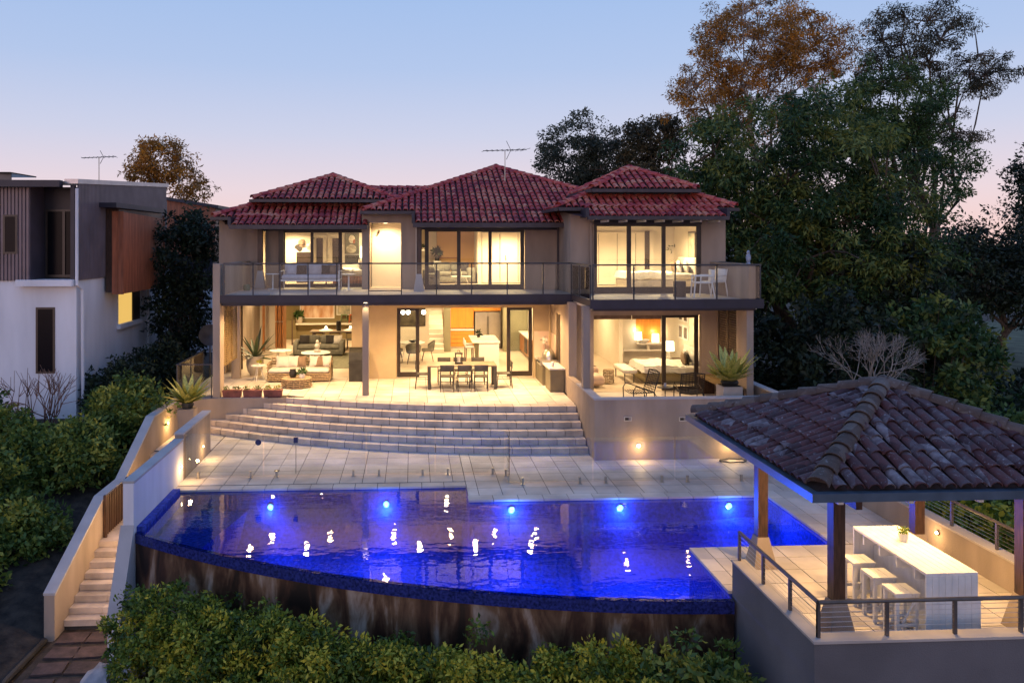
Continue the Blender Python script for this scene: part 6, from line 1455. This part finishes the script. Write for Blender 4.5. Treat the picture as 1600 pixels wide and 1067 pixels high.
# lower bedroom
def bed(name, label, x0, x1, y0, y1, z, base_m, quilt_m, pillows, bh=.32):
    """head at x1"""
    t = thing(name, label, 'bed', ((x0 + x1) / 2, (y0 + y1) / 2, z)); MB().rbox(x0 + .06, x1, y0 + .04, y1 - .04, z + .03, z + bh, .03).build('base', base_m, t); MB().rbox(x0 + .02, x1, y0, y1, z + bh, z + bh + .22, .08).build('mattress', quilt_m, t)
    n = 18; vs = []; fs = []; rg = np.random.default_rng(3)
    for i in range(n + 1):
        for j in range(n + 1):
            u, v = i / n, j / n; xx = x0 - .03 + u * (x1 - x0) * .72; yy = y0 - .05 + v * (y1 - y0 + .10); zz = z + bh + .245 + .025 * math.sin(9 * u + 5 * v) * math.sin(7 * v - 3 * u) + .012 * rg.normal()
            if j in (0, n) or i == 0: zz -= .20
            vs.append((xx, yy, zz))
    for i in range(n):
        for j in range(n): fs.append((i * (n + 1) + j, (i + 1) * (n + 1) + j, (i + 1) * (n + 1) + j + 1, i * (n + 1) + j + 1))
    MB().add(vs, fs, True).build('quilt', quilt_m, t); MB().rbox(x1, x1 + .08, y0 - .05, y1 + .05, z + .1, z + 1.05, .03).build('headboard', quilt_m, t)
    for k, (dx, fy, mm) in enumerate(pillows): cushion(t, x1 - dx - .25, x1 - dx + .25, y0 + fy * (y1 - y0) - .08, y0 + fy * (y1 - y0) + .08, z + bh + .22, z + bh + .62, M[mm], 'pillow', -.1, R(82))
    for x in (x0 + .15, x1 - .1):
        for y in (y0 + .12, y1 - .16): box('foot', M['timber_dark'], t, x, x + .05, y, y + .05, z, z + .031)
    return t
bed('lower_bed', 'wide bed with white quilt in the lower bedroom', 7.45, 9.40, 25.55, 27.3, .002, M['olive_wall'], M['fabric_w'], ((.12, .3, 'fabric_w'), (.3, .35, 'fabric_d'), (.45, .3, 'fabric_b'), (.12, .7, 'fabric_w')))
t = thing('bed_bench', 'cream upholstered bench at the foot of the bed', 'bench', (7.05, 26.4, 0)); MB().rbox(6.86, 7.3, 25.7, 27.1, .30, .44, .04).build('seat', M['fabric_w'], t)
for y in (25.8, 26.95):
    for x in (6.9, 7.2): box('leg', M['chair_d'], t, x, x + .03, y, y + .03, .001, .30)
def table_lamp(label, x, y, z, r, h, shade=.2, watts=12):
    t = thing('table_lamp', label, 'lamp', (x, y, z)); part(MB().lathe([(r * .5, 0), (r * .6, .04), (r * .3, h * .5), (.02, h)], n=12), 'base', M['pot'], t); part(MB().lathe([(r, h - .02), (r * .92, h + shade), ], n=16), 'shade', M['bulb_soft'], t); lamp('POINT', (x, y, z + h + shade + .06), watts, WARM, .06, t); return t
t = thing('bedside_table', 'dark bedside table behind the lower bed', 'table', (9.2, 27.75, 0)); box('body', M['timber_dark'], t, 8.95, 9.45, 27.5, 27.95, .002, .5)
table_lamp('glowing drum shade lamp beside the lower bed', 8.98, 27.7, .5, .20, .30, .30)
t = thing('armchair', 'rounded pink armchair just inside the lower bedroom', 'armchair', (5.75, 25.2, 0)); MB().rbox(5.35, 6.05, 24.9, 25.6, .05, .40, .12).build('seat', M['splash'], t); MB().rbox(5.30, 5.52, 24.85, 25.65, .06, .72, .10).build('backrest', M['splash'], t); MB().rbox(5.4, 6.0, 25.55, 25.75, .06, .58, .09).build('arm', M['splash'], t)
t = thing('woven_basket', 'tall woven basket stool beside the pink armchair', 'basket', (6.35, 25.7, 0)); weave(t, [(6.35 + .17 * math.cos(a * math.pi / 8), 25.7 + .17 * math.sin(a * math.pi / 8), 0) for a in range(17)], .01, .44, 9, M['wicker']); MB().lathe([(.17, .44), (.17, .46), (0, .46)], (6.35, 25.7, 0), 14).build('lid', M['wicker'], t)
hp('wall', MW, 7.7, 9.6, 30.3, 30.42, 0, 2.74); hp('bathroom_panel', M['orange_wood'], 8.55, 9.5, 30.28, 30.298, .75, 2.4); hp('ledge', M['stone_w'], 7.72, 9.5, 29.9, 30.28, .46, .52)
t = thing('vanity', 'white vanity shelf before the timber panel', 'vanity', (9.0, 30, .5)); MB().box(8.5, 9.5, 29.92, 30.27, .70, .76).build('top', M['stone_w'], t); MB().lathe([(.10, 0), (.2, .08), (.21, .12), (.17, .10), (0, .04)], (8.8, 30.1, .76), 16).build('basin', M['white_paint'], t); box('support', M['white_in'], t, 8.9, 9.0, 30.0, 30.2, .52, .70)
table_lamp('glowing square lamp on the bathroom ledge', 8.6, 30.15, .76, .14, .12, .28, 8); table_lamp('glowing lamp at the right of the vanity', 9.25, 30.1, .76, .14, .05, .28, 8)
for k in range(4):
    x, z = 9.53, 1.15 + (k // 2) * .62; y = 27.4 + (k % 2) * .52
    t = thing('wall_frame', ['dark framed print low on the bedroom wall, nearer the door', 'dark framed print low on the bedroom wall, further in', 'dark framed print high on the bedroom wall, nearer the door', 'dark framed print high on the bedroom wall, further in'][k], 'picture', (x, y + .2, z), 'framed prints above the bed'); box('frame', M['white_paint'], t, 9.55, 9.598, y, y + .42, z, z + .5); box('print', M['frame'], t, 9.543, 9.549, y + .06, y + .36, z + .06, z + .44)
for k in range(3): hp('wardrobe_door', MW, 5.3 + k * .75, 6.03 + k * .75, 33.24, 33.29, .05, 2.3)

# upper left bedroom
bed('upper_left_bed', 'bed with white linen in the upper left room', -3.0, -1.85, 29.6, 31.2, 3.02, M['timber'], M['fabric_w'], ((.1, .3, 'fabric_w'), (.12, .7, 'fabric_g')))
M['portrait_bg'] = mat('portrait_ground', (.10, .10, .07), .6, .2, 3)
t = picture('portrait_painting', 'dark portrait painting of a pale figure on the bedroom wall', -2.80, -2.22, 33.18, 4.10, 4.96, M['portrait_bg'], M['frame'], .02)
for nm, pts, c in (('painted_head', (.0, .18, .13, .17), (.62, .56, .46)), ('painted_shoulders', (-.02, -.22, .21, .18), (.40, .36, .27)), ('painted_shadow', (.08, .10, .06, .10), (.35, .10, .05))):
    b = MB(); cx, cz, rx_, rz_ = pts; b.lathe([(1, 0), (0, .003)], n=18); o = b.build(nm, mat(nm, c, .6, .25, 9)); o.parent = t; o.scale = (rx_, rz_, 1); o.rotation_euler = (R(90), 0, 0); o.location = (cx, -.022 - .003 * (nm != 'painted_shoulders'), .43 + cz)
t = thing('television', 'small black television below the portrait', 'television', (-2.5, 33, 3.7)); box('screen', M['black'], t, -2.78, -2.2, 33.0, 33.05, 3.74, 4.06); box('cabinet', M['white_paint'], t, -3.0, -2.0, 32.75, 33.18, 3.02, 3.72)
table_lamp('glowing lamp beside the upper left bed', -1.95, 32.7, 3.72, .20, .25, .45, 14)
hp('wardrobe_door', MW, -4.1, -3.55, 33.12, 33.18, 3.05, 4.9); hp('wardrobe_door', MW, -3.5, -2.95, 33.12, 33.18, 3.05, 4.9)
for x in (-3.95, -3.3): hp('glazed_slot', M['frame'], x, x + .26, 33.10, 33.118, 3.7, 4.75)
t = thing('wall_cabinet', 'dark cabinet below hanging hats in the upper left room', 'cabinet', (-4.1, 31, 3.02)); box('body', M['frame'], t, -4.45, -3.85, 30.9, 31.3, 3.02, 4.2)
hp('wall', MW, -6.5, -3.9, 31.4, 31.5, 3.02, 5.04)
for k, (x, z, c) in enumerate(((-4.3, 4.55, 'fabric_b'), (-4.05, 4.45, 'fabric_w'), (-3.95, 4.75, 'aloe'), (-4.45, 4.35, 'fabric_d'))):
    o = MB().lathe([(.16, 0), (.15, .01), (.085, .02), (.075, .10), (0, .12)], (0, 0, 0), 14).build('hat', M[c]); o.rotation_euler = (R(80), 0, k); o.location = (x, 31.38, z); tag(o, ['brown hat hanging on the upper left wall', 'white hat hanging on the upper left wall', 'green hat hanging highest on the upper left wall', 'dark hat hanging at the left of the group'][k], 'hat', 'hats on the wall')
local(mk_indoor_chair, 'desk_chair', 'round backed chair behind the balcony sofa', 'chair', (-2.95, 29.3, 3.02), 0)
MB().tube([(-1.2, 28.55, 5.0), (-1.2, 28.45, 4.9)], .03, 6).build('spot_fitting', M['frame'], H)
# upper middle sitting room
sofa('charcoal_sofa', 'charcoal sofa in the upper sitting room', .55, 2.35, 30.1, 31.0, 3.02, M['fabric_g'], ((1.95, 'fabric_d'), (1.0, 'fabric_g')), .80, .3)
sofa('charcoal_armchair', 'charcoal armchair near the upper window', .35, .95, 28.1, 28.9, 3.02, M['fabric_g'], (), .72, .15)
round_table('low_white_table', 'low white table in the upper sitting room', 1.75, 28.9, 3.02, .38, .34, M['stone_w'])
tag(MB().lathe([(.05, 0), (.07, .1), (.03, .2), (.04, .26), (0, .26)], (1.7, 28.9, 3.361), 12).build('pale_vase', M['pot']), 'pale vase on the low white table', 'vase')
M['apricot'] = mat('apricot_wall', (.60, .36, .14), .8, .04, 1); hp('accent_wall', M['apricot'], .95, 2.45, 31.93, 31.99, 3.02, 5.05); hp('shelf_rail', M['timber'], 1.05, 1.9, 31.88, 31.93, 3.95, 3.98); hp('partition', MW, 2.45, 2.6, 30.2, 32, 3.02, 5.05); 
for k in range(3): hp('wardrobe_door', MW, 2.62 + k * .7, 3.31 + k * .7, 30.2, 30.25, 3.05, 4.95)
for x in (3.28, 3.98): hp('door_line', M['frame'], x, x + .012, 30.19, 30.199, 3.1, 4.9)
leafy_pot('pot_plant', 'leafy plant behind the charcoal sofa', (.95, 31.4, 3.85), .10, .2, M['black'], 60, .2, LM['dark'], 233, 1.6); tag(box('plant_stand', M['white_paint'], None, .8, 1.1, 31.25, 31.55, 3.02, 3.85), 'white stand behind the charcoal sofa', 'stand')
leafy_pot('pot_plant', 'small plant on the wall shelf of the upper sitting room', (.38, 30.5, 4.3), .05, .08, M['pot'], 30, .12, LM['grey'], 234); tag(box('wall_shelf', M['white_paint'], None, .255, .52, 30.3, 30.7, 4.26, 4.30), 'short white wall shelf in the upper sitting room', 'shelf')
hp('door_handle', M['steel'], 3.5, 3.53, 30.17, 30.19, 3.9, 4.1)
# upper right bedroom
bed('upper_right_bed', 'bed with ruffled white linen in the upper right bedroom', 7.0, 9.3, 26.0, 27.6, 3.02, M['fabric_w'], M['fabric_w'], ((.15, .25, 'fabric_w'), (.3, .4, 'fabric_lilac'), (.15, .7, 'fabric_w'), (.38, .6, 'fabric_b')))
for k in range(4): hp('wardrobe_door', MW, 6.05 + k * .68, 6.72 + k * .68, 28.7, 28.76, 3.05, 4.95)
for k in range(1, 4): hp('door_line', M['frame'], 6.045 + k * .68, 6.055 + k * .68, 28.69, 28.699, 3.1, 4.9)
hp('door_handle', M['steel'], 6.6, 6.66, 28.66, 28.69, 3.95, 3.98); hp('dark_niche', M['frame'], 8.42, 8.60, 28.68, 28.7, 3.6, 5.0)
t = thing('leaf_print', 'tall framed leaf print on the upper right bedroom wall', 'picture', (9.5, 26.9, 4.1)); box('frame', M['frame'], t, 9.50, 9.535, 26.5, 27.2, 3.95, 4.95); box('print', M['art_b'], t, 9.493, 9.499, 26.55, 27.15, 4.0, 4.9)
tag(MB().rbox(5.4, 5.85, 25.2, 25.65, 3.02, 3.30, .1).build('pouf', M['fabric_w']), 'round white pouf inside the upper right window', 'pouf')
